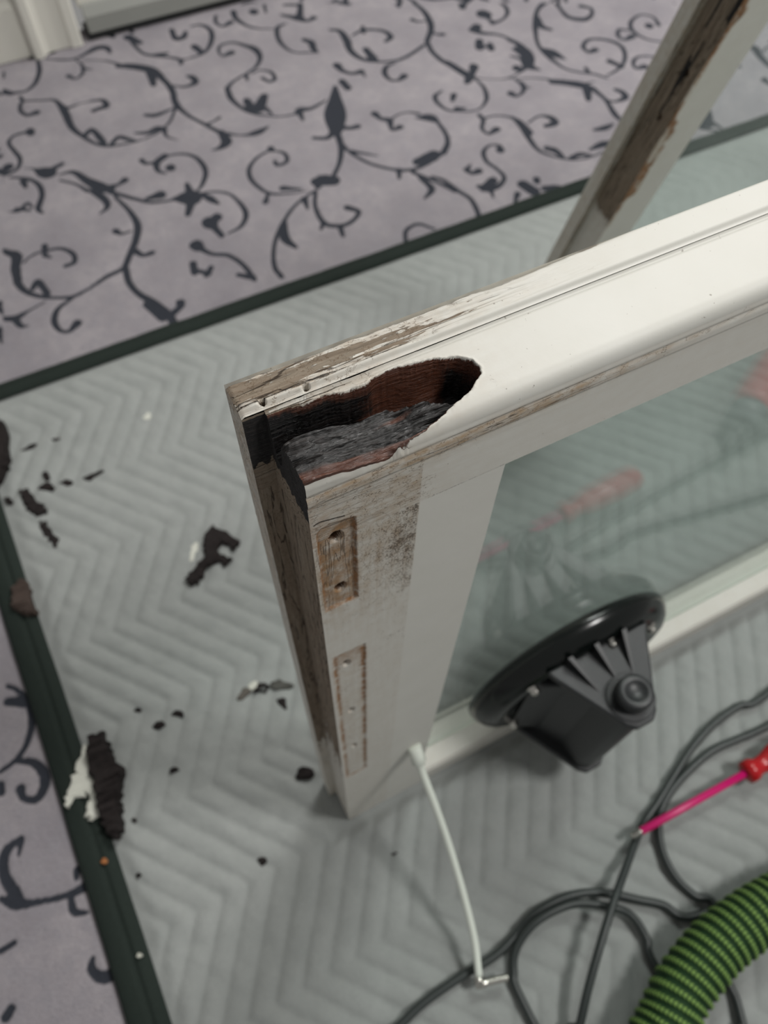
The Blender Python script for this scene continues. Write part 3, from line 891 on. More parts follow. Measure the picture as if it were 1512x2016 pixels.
def main_top(X, Y):
    """height field of the rail top in front of the back lip, with the rot hollow"""
    r = 0.0055
    base = H - 0.0016 - np.where(Y < r, r - np.sqrt(np.clip(r * r - (r - Y) ** 2, 0, None)), 0)
    base = base - 0.0012 * np.exp(-((Y - 0.0295) / 0.0011) ** 2)
    sd = poly_sd(X, Y, HOLE) + 0.0011 * (fbm(X * 420, Y * 420, 1.5) - 0.5) + 0.0005 * (fbm(X * 1300, Y * 1300, 4.5, 2) - 0.5)
    grain = fbm(X * 120, Y * 1500, 2.0) - 0.5
    lump = fbm(X * 130, Y * 260, 5.0) - 0.5
    shelf = 0.0010 + 0.0052 * ss(0.0, 0.035, X) + 0.0012 * ss(0.004, 0.016, Y) + 0.0016 * lump + 0.0030 * grain + 0.0022 * np.maximum(0, fbm(X * 70, Y * 700, 14) - 0.52) * 4
    tc = 0.0232 + 0.0006 * np.sin(X * 200) - 0.004 * ss(0.03, 0.055, X)
    tw = 0.0042 + 0.0015 * ss(0.02, 0.05, X)
    trench = 0.021 * np.exp(-((Y - tc) / tw) ** 4)
    left = 0.006 * ss(0.0030, 0.0, X) * ss(0.010, 0.020, Y)
    deep = 0.024 * np.exp(-(((X - 0.062) / 0.0095) ** 2 + ((Y - 0.0165) / 0.0062) ** 2) ** 1.5)
    ridge = 0.003 * np.exp(-(((X - 0.047) / 0.006) ** 2 + ((Y - 0.0135) / 0.003) ** 2))
    dep = np.maximum(np.maximum(shelf, trench + 0.0015 * grain), np.maximum(deep, left)) - ridge
    wall = ss(-0.0002, 0.0019, sd)
    inside = ss(-0.0003, 0.0006, sd)
    z = base * (1 - inside) + (H - 0.0016) * inside - dep * wall
    # curled lip of paint and fibre along the rim
    rim = np.exp(-((sd + 0.0004) / 0.0005) ** 2) * (fbm(X * 300, Y * 300, 9) - 0.35) * 0.0011 * (X > 0.004)
    z = z + rim
    # shallow worn paint relief toward the old corner
    worn = near_left(X, 0.10) * ss(0.018, 0.028, Y)
    z = z - 0.0005 * worn * ss(0.45, 0.6, fbm(X * 60, Y * 500, 11))
    front = ss(0.0062, 0.0018, Y) * ss(0.066, 0.05, X) + 0.9 * ss(0.0040, 0.0012, sd) * (Y < 0.013)
    back = ss(0.022, 0.046, X + 0.02 * (fbm(X * 90, Y * 400, 31) - 0.5)) * ss(0.0185, 0.0215, Y) * ss(0.066, 0.058, X)
    seam_ = 0.8 * np.exp(-(((X - 0.038) / 0.008) ** 2 + ((Y - 0.0125) / 0.0016) ** 2))
    red = np.clip(np.maximum(np.maximum(front, back), np.maximum(seam_, 0.75 * ss(0.0009, 0.0002, sd))), 0, 1) - 0.05
    red = red + 0.35 * ss(0.064, 0.069, X)
    return z, sd * 1000.0, red


def rail_attr_top(X, Y, sd, red):
    nl = near_left(X, 0.12)
    bare = 0.55 * ss(0.024, 0.006, X) * ss(0.0262, 0.0275, Y) + 0.10 * nl
    crack = np.minimum(np.abs(Y - (0.0294 + 0.0006 * (fbm(X * 40, X * 0) - 0.5))) * 1000 + 4 * ss(0.02, 0.11, X), 9)
    stain = 0.38 * nl + 0.25 * ss(0.06, 0.02, X) * ss(0.02, 0.027, Y)
    return {'rot': np.clip(sd, -5, 9), 'bare': bare, 'stain': stain, 'mould': 0.05 * nl, 'rust': 0, 'crack': crack, 'hole': 0, 'red': red}


xs = np.concatenate([np.arange(0, 0.078, 0.00033), np.arange(0.078, 0.24, 0.0010), np.linspace(0.24, LEN, 60)])
ys = np.concatenate([0.0055 * np.linspace(0, 1, 16) ** 1.6, np.arange(0.0058, YL + 0.0002, 0.00033)])
X, Y = np.meshgrid(xs, ys, indexing='ij')
Zt, sd, red = main_top(X, Y)
S = Sheets(ATT)
S.grid(np.stack([X, Y, Zt], -1), rail_attr_top(X, Y, sd, red))

# front face of the rail, from the arris down
tz = np.concatenate([np.linspace(0, 0.3, 24), np.linspace(0.315, 1, 64)])
z0 = Zt[:, 0][:, None]
FZ = z0 * (1 - tz[None, :]) + HR * tz[None, :]
FX = np.broadcast_to(xs[:, None], FZ.shape)
FY = np.zeros_like(FZ)
FY += 0.0007 * np.exp(-((FZ - (H - 0.0115)) / 0.0012) ** 2)
FY -= 0.0006 * ss(H - 0.0185, H - 0.0165, FZ) * ss(0.0, 0.004, z0 - FZ)
FY += 0.0003 * (fbm(FX * 60, FZ * 400) - 0.5) * near_left(FX, 0.2)
sdF = poly_sd(FX, np.zeros_like(FX) + 0.0005, HOLE) * 1000 - (z0 - FZ) * 4000.0 + 1.0 - 6.0 * ss(0.036, 0.044, FX)
frontfall = (z0 - FZ)


def front_fields(X, Z):
    """hinge recesses, screw holes, stains and mould on the face of the stile corner"""
    Yv = np.zeros_like(X)
    rec1 = np.minimum(np.minimum(X - 0.0018, 0.0172 - X), np.minimum(Z - 0.562, 0.6365 - 0.25 * (X - 0.002) - Z + 0.002 * 0))
    rc = np.hypot(np.clip(0.0065 - X, 0, None), np.clip(Z - 0.630, 0, None))
    rec1 = np.where((X < 0.0065) & (Z > 0.630), np.minimum(rec1, 0.0048 - rc), rec1)
    rec2 = np.minimum(np.minimum(X - 0.0025, 0.0205 - X), np.minimum(Z - 0.214, 0.503 - Z))
    jag = 0.0005 * (fbm(X * 500, Z * 500, 2) - 0.5)
    Yv += 0.0013 * ss(0.0, 0.0009, rec1 + jag) + 0.0007 * ss(0.0, 0.0009, rec2 + jag)
    hole = np.zeros_like(X)
    for hx, hz, rx, rz in ((0.0095, 0.6215, 0.0030, 0.0040), (0.0100, 0.5775, 0.0028, 0.0042), (0.0100, 0.484, 0.0022, 0.0050), (0.0110, 0.396, 0.0022, 0.0050), (0.0112, 0.305, 0.0020, 0.0055)):
        d = np.hypot((X - hx) / rx, (Z - hz) / rz) + 0.25 * (fbm(X * 900, Z * 900, 5) - 0.5)
        k = 1.0 if hz > 0.55 else 0.62
        hole = np.maximum(hole, k * ss(1.08, 0.78, d))
        Yv += 0.012 * k * ss(1.0, 0.6, d)
    Yv += 0.00025 * (fbm(X * 40, Z * 40) - 0.5)
    in1 = ss(-0.0004, 0.0004, rec1 + jag)
    in2 = ss(-0.0004, 0.0004, rec2 + jag)
    edge1 = np.exp(-((rec1 - 0.0006) / 0.0010) ** 2)
    edge2 = np.exp(-((rec2 - 0.0012) / 0.0015) ** 2)
    bnd = 0.0425 + 0.0005 * (fbm(Z * 40, Z * 0 + 9) - 0.5)
    old = ss(bnd + 0.0006, bnd - 0.0002, X)            # repainted clean strip starts here
    fade = ss(0.43, 0.56, Z)
    stain = old * (0.20 + 0.62 * ss(0.50, 0.61, Z) * (0.5 + 0.9 * fbm(X * 60, Z * 35, 17))) + 0.45 * in1 + 0.25 * in2
    mould = old * (1 - in1) * (1 - in2) * ((0.55 + 0.5 * ss(0.026, 0.038, X)) * ss(0.50, 0.60, Z) * ss(0.008, 0.024, X) + 0.40 * ss(0.40, 0.50, Z) * ss(0.58, 0.48, Z) * ss(0.016, 0.026, X) + 0.22 * ss(0.30, 0.4, Z) * ss(0.020, 0.028, X))
    rust = 0.75 * in1 * (0.35 + 0.65 * fbm(X * 130, Z * 90, 4)) + 0.7 * edge1 + 1.15 * edge2 * ss(0.35, 0.6, fbm(X * 120, Z * 60, 6) + 0.12) + 0.55 * ss(0.47, 0.50, Z) * in2
    rust = rust + 0.5 * ss(0.012, 0.0, Z - 0.003) * ss(0.02, 0, X)
    rust = np.clip(rust, 0, 1.2)
    crack = np.where((X > 0.001) & (X < 0.013), np.abs(Z - (0.6395 - 0.30 * (X - 0.002) - 0.0022 * ss(0.004, 0.0, X))) * 1000 * 0.5, 9)
    crack = np.minimum(crack, np.where((X > 0.0015) & (Z > 0.56) & (Z < 0.637), np.abs(rec1) * 1000 + 0.15 + 0.5 * fbm(X * 300, Z * 300), 9))
    bare = 0.05 * in1 + 0.12 * old * ss(0.57, 0.62, Z) * ss(0.03, 0.0, X)
    return Yv, {'bare': bare, 'stain': stain, 'mould': mould, 'rust': rust, 'crack': crack, 'hole': hole}


def rail_front_attr(FX, FZ):
    c1 = FZ - (0.6580 + 0.0012 * (fbm(FX * 55, FX * 0 + 1) - 0.5) + 0.0012 * ss(0.03, 0.0, FX))
    c2 = FZ - (0.6512 + 0.0010 * (fbm(FX * 70, FX * 0 + 8) - 0.5) - 0.0015 * ss(0.09, 0.2, FX))
    f1 = 3.0 * np.clip(ss(0.115, 0.15, FX) + ss(0.055, 0.035, FX), 0, 1)
    f2 = 3.0 * np.clip(ss(0.10, 0.14, FX), 0, 1)
    crack = np.minimum(np.abs(c1) * 1000 + f1, np.abs(c2) * 1000 + f2)
    jt = np.abs(FZ - HR - 0.0002) * 1000 + 3.0 * ss(0.5, 0.62, fbm(FX * 90, FX * 0 + 2)) + 0.05 + 3.0 * ss(0.04, 0.03, FX)
    crack = np.minimum(crack, np.where(FX < W_, jt, 9))
    nl = near_left(FX, 0.075)
    streak = np.exp(-((FZ - 0.6535) / 0.0035) ** 2) * ss(0.17, 0.09, FX) * ss(0.02, 0.05, FX)
    streak2 = np.exp(-((FZ - 0.6565) / 0.0016) ** 2) * ss(0.24, 0.12, FX) * 0.8
    stain = 0.85 * nl * ss(0.664, 0.650, FZ) + 0.85 * streak + 0.6 * streak2 + 0.18
    mould = 0.62 * ss(0.657, 0.645, FZ) * ss(0.056, 0.042, FX + 0.6 * (FZ - 0.63)) * ss(0.0, 0.018, FX)
    bare = 0.12 * nl + 0.30 * streak * (fbm(FX * 80, FZ * 300) > 0.5)
    return {'bare': bare, 'stain': stain, 'mould': mould, 'rust': 0.5 * ss(0.012, 0.0, FX) * ss(0.66, 0.63, FZ), 'crack': crack, 'hole': 0}


at = rail_front_attr(FX, FZ)
yq, fq = front_fields(FX, FZ)
low = ss(0.6505, 0.643, FZ)
FY = FY * (1 - low) + low * yq
for k_ in ('bare', 'rust', 'hole'):
    at[k_] = np.maximum(at[k_], low * fq[k_])
at['stain'] = at['stain'] * (1 - low) + low * np.maximum(0.6 * at['stain'], fq['stain'])
at['crack'] = np.minimum(at['crack'], fq['crack'] + 9 * (1 - low))
at['rot'] = np.clip(sdF, -5, 9)
at['red'] = 0.6
S.grid(np.stack([FX, FY, FZ], -1), at, flip=True)


# left end of the rail in front of the lip
def end_grid(z_top, z_bot, yv, nz, x=0.0, amp=0.0009, fade=True):
    tt = np.linspace(0, 1, nz)
    Zg = z_top[:, None] * (1 - tt[None, :]) + z_bot * tt[None, :]
    Yg = np.broadcast_to(yv[:, None], Zg.shape)
    edge = ss(0, 0.002, Yg)
    Xg = x + amp * edge * (fbm(Yg * 700, Zg * 90, 3) - 0.3) * (ss(0.0, 0.1, tt[None, :]) if fade else 1.0)
    return Xg, Yg, Zg


def corner_rot(Zv, Av):
    return np.clip((Zv - 0.640) * 300 + 2.4 * (fbm(Av * 400, Zv * 120) - 0.3), -5, 5)


Xe, Ye, Ze = end_grid(Zt[0], HR, ys, 60)
S.grid(np.stack([Xe, Ye, Ze], -1), {'rot': corner_rot(Ze, Ye), 'bare': 1.2, 'stain': 1.0, 'mould': 0.3, 'crack': 9.0})


def lip_top(X, Y):
    z = H + 0 * X
    z = z - np.where(Y > 0.0435, 0.0009 * ((Y - 0.0435) / 0.0015) ** 2, 0)
    z = z - np.where(Y < 0.0330, 0.0016 * ss(0.0330, 0.0312, Y), 0)
    nl = near_left(X, 0.16)
    z = z - 0.0010 * nl * ss(0.42, 0.62, fbm(X * 45, Y * 900, 21)) * (Y > 0.033)
    for hx, hy in ((0.0005, 0.0330), (0.0155, 0.0325)):
        z = z - 0.005 * ss(0.0013, 0.0007, np.hypot(X - hx, Y - hy))
    z = z - 0.0018 * ss(0.16, 0.10, X) * ss(0.0425, 0.045, Y + 0.0016 * (fbm(X * 160, Y * 0, 2) - 0.35))
    return z


def lip_attr(X, Y):
    top = ss(0.0325, 0.034, Y)
    bare = top * (0.30 * ss(0.085, 0.02, X) + 0.30 * ss(0.15, 0.06, X)) * (0.45 + 0.8 * np.exp(-((Y - 0.0385) / 0.0032) ** 2)) + 0.16 * ss(0.05, 0.0, X)
    spot = np.exp(-(((X - 0.133) / 0.006) ** 2 + ((Y - 0.0448) / 0.0012) ** 2))
    bare = bare + 0.6 * spot
    stain = 0.55 * near_left(X, 0.12) + 0.3 * top * near_left(X, 0.2)
    cy = 0.0338 + 0.0008 * (fbm(X * 60, X * 0 + 4) - 0.5)
    crack = np.abs(Y - cy) * 1000 + 3 * ss(0.05, 0.09, X)
    cb = np.abs(Y - (0.0436 + 0.0016 * (fbm(X * 90, X * 0 + 6) - 0.5))) * 1000 + 3 * ss(0.10, 0.16, X) + 0.04
    crack = np.minimum(crack, cb)
    hole = 0
    for hx, hy in ((0.0005, 0.0330), (0.0155, 0.0325)):
        hole = np.maximum(hole, ss(0.0012, 0.0006, np.hypot(X - hx, Y - hy)))
    return {'rot': -5, 'bare': bare, 'stain': stain, 'mould': 0.08 * near_left(X, 0.1), 'rust': 0, 'crack': crack, 'hole': hole}


xl = np.concatenate([np.arange(-LIP, 0.19, 0.0006), np.linspace(0.192, LEN, 60)])
yl = np.linspace(YL, T_, 44)
X, Y = np.meshgrid(xl, yl, indexing='ij')
chamf = ss(-LIP + 0.0012, -LIP, X)
Zl = lip_top(X, Y) - 0.0008 * chamf
S.grid(np.stack([X, Y, Zl], -1), lip_attr(X, Y))
zl0 = Zl[0]


def lip_side(zt_, zb, n, rail):
    # left end of the lip
    tt = np.linspace(0, 1, n)
    Zg = zt_[:, None] * (1 - tt) + zb * tt
    Yg = np.broadcast_to(yl[:, None], Zg.shape)
    Xg = -LIP + 0.0006 * (fbm(Yg * 500, Zg * 120, 6) - 0.4)
    b = 0.30 + 0.30 * (rail > 0) + 0.0 * Zg
    dn = ss(0.63, 0.35, Zg)
    a1 = {'rot': -5, 'bare': 0.14 * (1 - dn) + 0.05, 'stain': 0.55 * (1 - dn) + 0.3, 'mould': 0.35 * (1 - dn), 'crack': 9.0}
    S.grid(np.stack([Xg, Yg, Zg], -1), a1)
    # front of the lip (seen left of the stile)
    xf = np.linspace(-LIP, 0.0006, 14)
    Zf = zt_[0] * (1 - tt)[None, :] + zb * tt[None, :] + 0 * xf[:, None]
    Xf = np.broadcast_to(xf[:, None], Zf.shape)
    Yf = YL + 0.0005 * (fbm(Xf * 700, Zf * 90, 8) - 0.5)
    return Xf, Yf, Zf


Xf, Yf, Zf = lip_side(zl0, HR, 40, 1)
rotf = corner_rot(Zf, Xf)
rotf = np.minimum(rotf, (H - 0.0035 - Zf) * 1200)
S.grid(np.stack([Xf, Yf, Zf], -1), {'rot': rotf, 'bare': 1.2, 'stain': 1.0, 'mould': 0.3, 'crack': 9.0}, flip=True)
# back, underside, right end
S.quad((-LIP, T_, HR), (LEN, T_, HR), (LEN, T_, H - 0.0009), (-LIP, T_, H - 0.0009), {'rot': -5, 'crack': 9, 'stain': 0.2})
S.quad((W_, 0, HR), (W_, T_, HR), (LEN, T_, HR), (LEN, 0, HR), {'rot': -5, 'crack': 9})
S.quad((LEN, 0, HR), (LEN, T_, HR), (LEN, T_, H - 0.002), (LEN, 0, H - 0.002), {'rot': -5, 'crack': 9})
o = obj('top_rail', S.build('top_rail'), M_RAIL, sash)
o['label'] = 'top rail hollowed by dark wet rot at its end'

# ---- left stile with hinge recesses
S = Sheets(ATT)
xs2 = np.concatenate([np.arange(0, 0.05, 0.0005), np.linspace(0.05, W_, 12)])
zs2 = np.concatenate([np.linspace(HR, 0.47, 240), np.linspace(0.469, 0.19, 240), np.linspace(0.187, Z0, 20)])
X, Z = np.meshgrid(xs2, zs2, indexing='ij')
Yv, D_ = front_fields(X, Z)
S.grid(np.stack([X, Yv, Z], -1), dict(D_, rot=-5))
# end face
yv = np.linspace(0, YL, 40)
nz = 260
Xe, Ye, Ze = end_grid(np.full_like(yv, HR), Z0, yv, nz, fade=False)
dn = ss(0.62, 0.28, Ze + 0.10 * (fbm(Ye * 300, Ze * 14, 3) - 0.5))
rote = corner_rot(Ze, Ye)
S.grid(np.stack([Xe, Ye, Ze], -1), {'rot': rote, 'bare': 1.15 - 1.05 * ss(0.40, 0.16, Ze), 'stain': 1.0 - 0.6 * dn, 'mould': 0.6 * (1 - dn), 'rust': 0, 'crack': 9.0})
Xf, Yf, Zf = lip_side(np.full_like(yl, HR), Z0, 260, 0)
dn = ss(0.50, 0.15, Zf)
S.grid(np.stack([Xf, Yf, Zf], -1), {'rot': -5, 'bare': 1.15 - 1.0 * ss(0.36, 0.14, Zf), 'stain': 1.2 - 0.7 * dn, 'mould': 0.55 * (1 - dn), 'crack': 9.0}, flip=True)
S.quad((W_, 0, Z0), (W_, 0, HR), (W_, T_, HR), (W_, T_, Z0), {'rot': -5, 'crack': 9})
S.quad((-LIP, T_, Z0), (W_, T_, Z0), (W_, T_, HR), (-LIP, T_, HR), {'rot': -5, 'crack': 9, 'stain': 0.2})
S.quad((0, 0, Z0), (W_, 0, Z0), (W_, T_, Z0), (0, T_, Z0), {'rot': -5, 'crack': 9})
o = obj('stile', S.build('stile'), M_STILE, sash)
o['label'] = 'stile with two rusty hinge recesses and mould specks'

# ---- bottom rail (ledge either side of the glass), right stile
def rail_profile(prof, xa, xb, name, mat, parent, at):
    n = 120
    xx = np.linspace(xa, xb, n)
    pp = np.array(prof, float)
    s = Sheets(ATT)
    for i in range(len(pp)):
        a, b = pp[i], pp[(i + 1) % len(pp)]
        P = np.zeros((n, 4, 3))
        for j, t in enumerate(np.linspace(0, 1, 4)):
            P[:, j, 0] = xx
            P[:, j, 1] = a[0] * (1 - t) + b[0] * t
            P[:, j, 2] = a[1] * (1 - t) + b[1] * t
        s.grid(P, at, flip=True)
    return obj(name, s.build(name, smooth=False), mat, parent)


rail_profile([(0, Z0), (0, 0.040), (0.003, 0.044), (0.0195, 0.050), (0.0195, 0.046), (0.0415, 0.046), (0.0415, 0.050), (T_, 0.047), (T_, Z0)], W_, LEN - W_, 'bottom_rail', M_RAIL, sash,
             {'rot': -5, 'crack': 9, 'stain': 0.12})
V, F = [], []
box_bm(V, F, LEN - W_, LEN, 0, T_, Z0, HR)
o = bevelled(obj('stile', mesh_np('stile', V, F, smooth=False), M_WHITE, sash), 0.002)
# pane in the rebate
for ya, yb in ((0.0205, 0.0245),):
    V, F = [], []
    box_bm(V, F, W_ - 0.0, LEN - W_ + 0.0, ya, yb, 0.0462, HR)
    obj('glass_pane', mesh_np('glass_pane', V, F, smooth=False), M_GLASS, sash)

# ------------------------------------------------------------------ second sash, leaning toward the first
TH = math.radians(13.2)
B2 = np.array([0.498, 0.440, 0.004])
W2, L2, H2 = 0.047, 0.62, 0.80
sash2 = empty('window_sash', tuple(B2), 'tilted glazed sash behind, with dark weathered edge and rust patches', 'window sash')
sash2.rotation_euler = (TH, 0, 0)


def child2(name, me, mat):
    o = bpy.data.objects.new(name, me)
    COL.objects.link(o)
    if not me.materials:
        me.materials.append(mat)
    o.parent = sash2
    return o


S = Sheets(ATT)
xs3 = np.linspace(0, W2, 50)
zs3 = np.linspace(0, H2, 420)
X, Z = np.meshgrid(xs3, zs3, indexing='ij')
n1 = fbm(Z * 26, Z * 0 + 2)
wid = 0.004 + 0.010 * ss(0.45, 0.7, n1)
ed = ss(wid + 0.002, wid - 0.003, X) * ss(0.27, 0.32, Z)
rust = np.clip(1.6 * ed * ss(0.32, 0.55, fbm(X * 90, Z * 30, 3)), 0, 1.3)
S.grid(np.stack([X, 0.0004 * (fbm(X * 60, Z * 30) - 0.5), Z], -1), {'rot': -5, 'bare': 0.22 * ed, 'stain': 0.12 + 0.8 * ed, 'mould': 0.2 * ed, 'rust': rust, 'crack': 9}, flip=True)
ys3 = np.linspace(0, 0.030, 30)
Yg, Zg = np.meshgrid(ys3, zs3, indexing='ij')
wz = ss(0.275, 0.31, Zg)
hole = 0
for hy, hz in ((0.012, 0.475), (0.014, 0.425), (0.011, 0.56), (0.013, 0.63)):
    hole = np.maximum(hole, ss(0.003, 0.0018, np.hypot(Yg - hy, (Zg - hz) * 0.7)))
S.grid(np.stack([0.0008 * fbm(Yg * 500, Zg * 40, 2) + 0.006 * hole, Yg, Zg], -1),
       {'rot': np.clip(-4.6 + 4.8 * ss(0.60, 0.72, fbm(Yg * 160, Zg * 9, 5)) * wz, -5, 4), 'bare': 1.2 * wz, 'stain': 0.3 + 0.9 * wz, 'mould': 0.4 * wz, 'crack': 9, 'hole': hole})
xf = np.linspace(-LIP, 0.001, 8)
Xf, Zf = np.meshgrid(xf, zs3, indexing='ij')
S.grid(np.stack([Xf, np.full_like(Xf, 0.030), Zf], -1), {'rot': -5, 'bare': 0.25, 'stain': 0.9, 'mould': 0.2, 'crack': 9}, flip=True)
yb3 = np.linspace(0.030, 0.045, 10)
Yg, Zg = np.meshgrid(yb3, zs3, indexing='ij')
S.grid(np.stack([-LIP + 0 * Yg, Yg, Zg], -1), {'rot': -5, 'bare': 0.1, 'stain': 0.45, 'crack': 9})
e0 = {'rot': -5, 'crack': 9, 'stain': 0.1}
S.quad((W2, 0, 0), (W2, 0, H2), (W2, T_, H2), (W2, T_, 0), e0)
S.quad((-LIP, T_, 0), (W2, T_, 0), (W2, T_, H2), (-LIP, T_, H2), e0)
S.quad((-LIP, 0.03, H2), (W2, 0.03, H2), (W2, T_, H2), (-LIP, T_, H2), e0)
S.quad((0, 0, H2), (W2, 0, H2), (W2, 0.03, H2), (0, 0.03, H2), e0)
S.quad((-LIP, 0.03, 0), (W2, 0.03, 0), (W2, T_, 0), (-LIP, T_, 0), e0)
S.quad((0, 0, 0), (W2, 0, 0), (W2, 0.03, 0), (0, 0.03, 0), e0)
child2('stile', S.build('stile'), M_STILE)
for (x0, x1, z0_, z1_, nm) in ((W2, L2 - W2, 0, 0.05, 'bottom_rail'), (W2, L2 - W2, H2 - 0.047, H2, 'top_rail'), (L2 - W2, L2, 0, H2, 'stile')):
    V, F = [], []
    box_bm(V, F, x0, x1, 0, T_, z0_, z1_)
    bevelled(child2(nm, mesh_np(nm, V, F, smooth=False), M_WHITE), 0.0025)
V, F = [], []
box_bm(V, F, W2, L2 - W2, 0.012, 0.016, 0.05, H2 - 0.047)
child2('glass_pane', mesh_np('glass_pane', V, F, smooth=False), M_GLASS)

# ------------------------------------------------------------------ suction lifter on the glass
XC, ZC, RD, YG = 0.238, 0.155, 0.1045, 0.0203
lifter = empty('suction_lifter', (XC, 0.0, ZC - RD), 'black round suction cup lifter with bracket stuck on the glass', 'suction cup')
prof = [(0.0, YG), (RD - 0.004, YG), (RD, YG - 0.003), (RD + 0.0005, YG - 0.008), (RD - 0.001, YG - 0.013), (RD - 0.006, YG - 0.020), (RD - 0.012, YG - 0.0245), (RD - 0.018, YG - 0.0265), (RD - 0.024, YG - 0.027),
        (RD - 0.028, YG - 0.024), (0.0, YG - 0.023)]
V, F = lathe(prof[1:-1], 96, 'y', (XC, 0, ZC))
obj('rubber_pad', fixn(mesh_np('rubber_pad', V, F)), M_RUBBER, lifter)
ZP = 0.238
YF = YG - 0.0245


def out_xy(pts):
    return [(XC - 0.003 + a, b) for a, b in pts]


# triangular top and bottom cheek plates, ribs, barrel, button, bolts
tri = [(-0.050, YF), (-0.047, YF - 0.008), (-0.017, -0.070), (-0.010, -0.0765), (0.006, -0.0765), (0.0125, -0.071), (0.045, YF - 0.010), (0.052, YF)]
plates = []
for za, zb, nm, mt in ((ZP - 0.007, ZP, 'cheek_plate', M_BLACK), (0.062, 0.070, 'cheek_plate', M_BLACK)):
    V, F = prism(out_xy(tri), za, zb)
    p_ = bevelled(obj(nm, fixn(mesh_np(nm, V, F, smooth=False)), mt, lifter), 0.0018)
    plates.append(p_)
# body block between the plates
body = [(-0.040, YF + 0.002), (-0.036, YF - 0.010), (-0.020, -0.040), (-0.0165, -0.066), (-0.009, -0.073), (0.004, -0.073), (0.010, -0.067), (0.020, -0.040), (0.034, YF - 0.010), (0.038, YF + 0.002)]
V, F = prism(out_xy(body), 0.066, ZP - 0.006)
bevelled(obj('bracket_body', fixn(mesh_np('bracket_body', V, F, smooth=False)), M_BLACK, lifter), 0.003, 3)
# vertical web flaring toward the pad
V, F = [], []
for sx in (-1, 1):
    web = [(sx * 0.060, YF), (sx * 0.052, YF - 0.006), (sx * 0.030, YF - 0.016), (sx * 0.028, YF)]
    v, f = prism(out_xy(web if sx > 0 else web[::-1]), 0.085, ZP - 0.02)
    n = len(V)
    V += v
    F += [tuple(n + i for i in q) for q in f]
bevelled(obj('side_web', fixn(mesh_np('side_web', V, F, smooth=False)), M_BLACK, lifter), 0.002)
for i, (xa_, xb_) in enumerate(((-0.030, -0.0195), (-0.004, -0.001), (0.024, 0.013))):
    # raised gusset wedges on the top plate
    x_ = xa_ + XC - 0.003
    x2 = xb_ + XC - 0.003
    w = 0.0022
    V = [(x_ - w, YF, ZP - 0.001), (x_ + w, YF, ZP - 0.001), (x2 + 0.0006, YF - 0.036, ZP - 0.001), (x2 - 0.0006, YF - 0.036, ZP - 0.001), (x_ - w, YF, ZP + 0.012), (x_ + w, YF, ZP + 0.012)]
    F = [(0, 1, 2, 3), (4, 3, 2, 5), (0, 3, 4), (1, 5, 2), (0, 4, 5, 1)]
    obj('gusset_rib', fixn(mesh_np('gusset_rib', V, F, smooth=False)), M_BLACK, plates[0])
bx_, by_ = XC - 0.0035, -0.0525
V, F = lathe([(0.0205, ZP - 0.002), (0.0205, ZP + 0.0008), (0.0198, ZP + 0.0012), (0.0140, ZP + 0.0012)], 40, 'z', (bx_, by_, 0))
obj('button_collar', fixn(mesh_np('button_collar', V, F, smooth=False)), M_BLACK, plates[0])
V, F = lathe([(0.0150, ZP + 0.001), (0.0148, ZP + 0.0150), (0.0138, ZP + 0.0166), (0.0085, ZP + 0.0170), (0.0080, ZP + 0.0162), (0.0005, ZP + 0.0162)], 40, 'z', (bx_, by_, 0))
obj('round_button', fixn(mesh_np('round_button', V, F)), M_BLACK, lifter)
for ax, az in ((-0.062, 0.057), (0.010, 0.083), (0.060, 0.058), (-0.062, -0.055), (0.062, -0.055)):
    V, F = lathe([(0.0062, YF + 0.004), (0.0062, YF - 0.0015), (0.0042, YF - 0.002), (0.0042, YF - 0.006), (0.003, YF - 0.0075), (0.0005, YF - 0.008)], 20, 'y', (XC + ax, 0, ZC + az))
    obj('bolt', fixn(mesh_np('bolt', V, F)), M_METAL, lifter)
V, F = lathe([(0.0022, 0.004), (0.0022, -0.0005), (0.0008, -0.0012)], 14, 'y', (XC - 0.083, 0, ZC + 0.043))
obj('valve_dot', fixn(mesh_np('valve_dot', V, F)), M_YEL, lifter)


# ------------------------------------------------------------------ cables, hose, tools
def img_path(crop, pts, zs, n=8):
    """trace of a thing lying on the blanket: picture points dropped to height z"""
    ox, oy, k = crop
    zs = np.broadcast_to(np.asarray(zs, float), (len(pts),))
    return np.array([atz(ox + u * k, oy + v * k, z) for (u, v), z in zip(pts, zs)])


C5 = (760, 1300, 752.0 / 1512)
RC = 0.0040
z1 = 0.0105 + RC
z2 = z1 + 2 * RC + 0.001


def cable(name, P, label, r=RC, mat=None, group=None):
    P = catmull(P, 10)
    V, F = tube(P, r, 12)
    o = obj(name, mesh_np(name, V, F), mat or M_CABLE)
    return tag(o, label, 'cable', group)


pA = img_path(C5, [(1512,130),(1400,180),(1300,250),(1220,335),(1150,440),(1080,555),(1020,645),(990,710),(950,820),(900,960),(850,1120),(800,1300),(768,1440)],
              [z1, z1, z1, z1, z1, z1, z1, z1 + 0.001, 0.026, 0.038, 0.041, 0.037, 0.029])
pA = np.vstack([[(0.80, -0.05, z1), (0.66, -0.06, z1)], pA])
off1 = np.array([tuple(pA[-1] + 0.8 * (pA[-1] - pA[-2]) + np.array([0, 0, -0.006])), (0.070, -0.43, z1), (0.040, -0.50, z1), (-0.01, -0.56, z1), (-0.09, -0.54, z1), (-0.155, -0.47, z1)])
pC1 = img_path(C5, [(60,1440),(150,1355),(300,1250),(430,1170),(520,1080),(580,1010),(680,950),(780,922),(880,922),(1000,948),(1100,970),(1190,1018)], [z1] * 12)
pC1 = np.vstack([pC1[0] + 2.4 * (pC1[0] - pC1[1]) + np.array([0, -0.03, 0]), pC1[0] + 1.2 * (pC1[0] - pC1[1]), pC1])
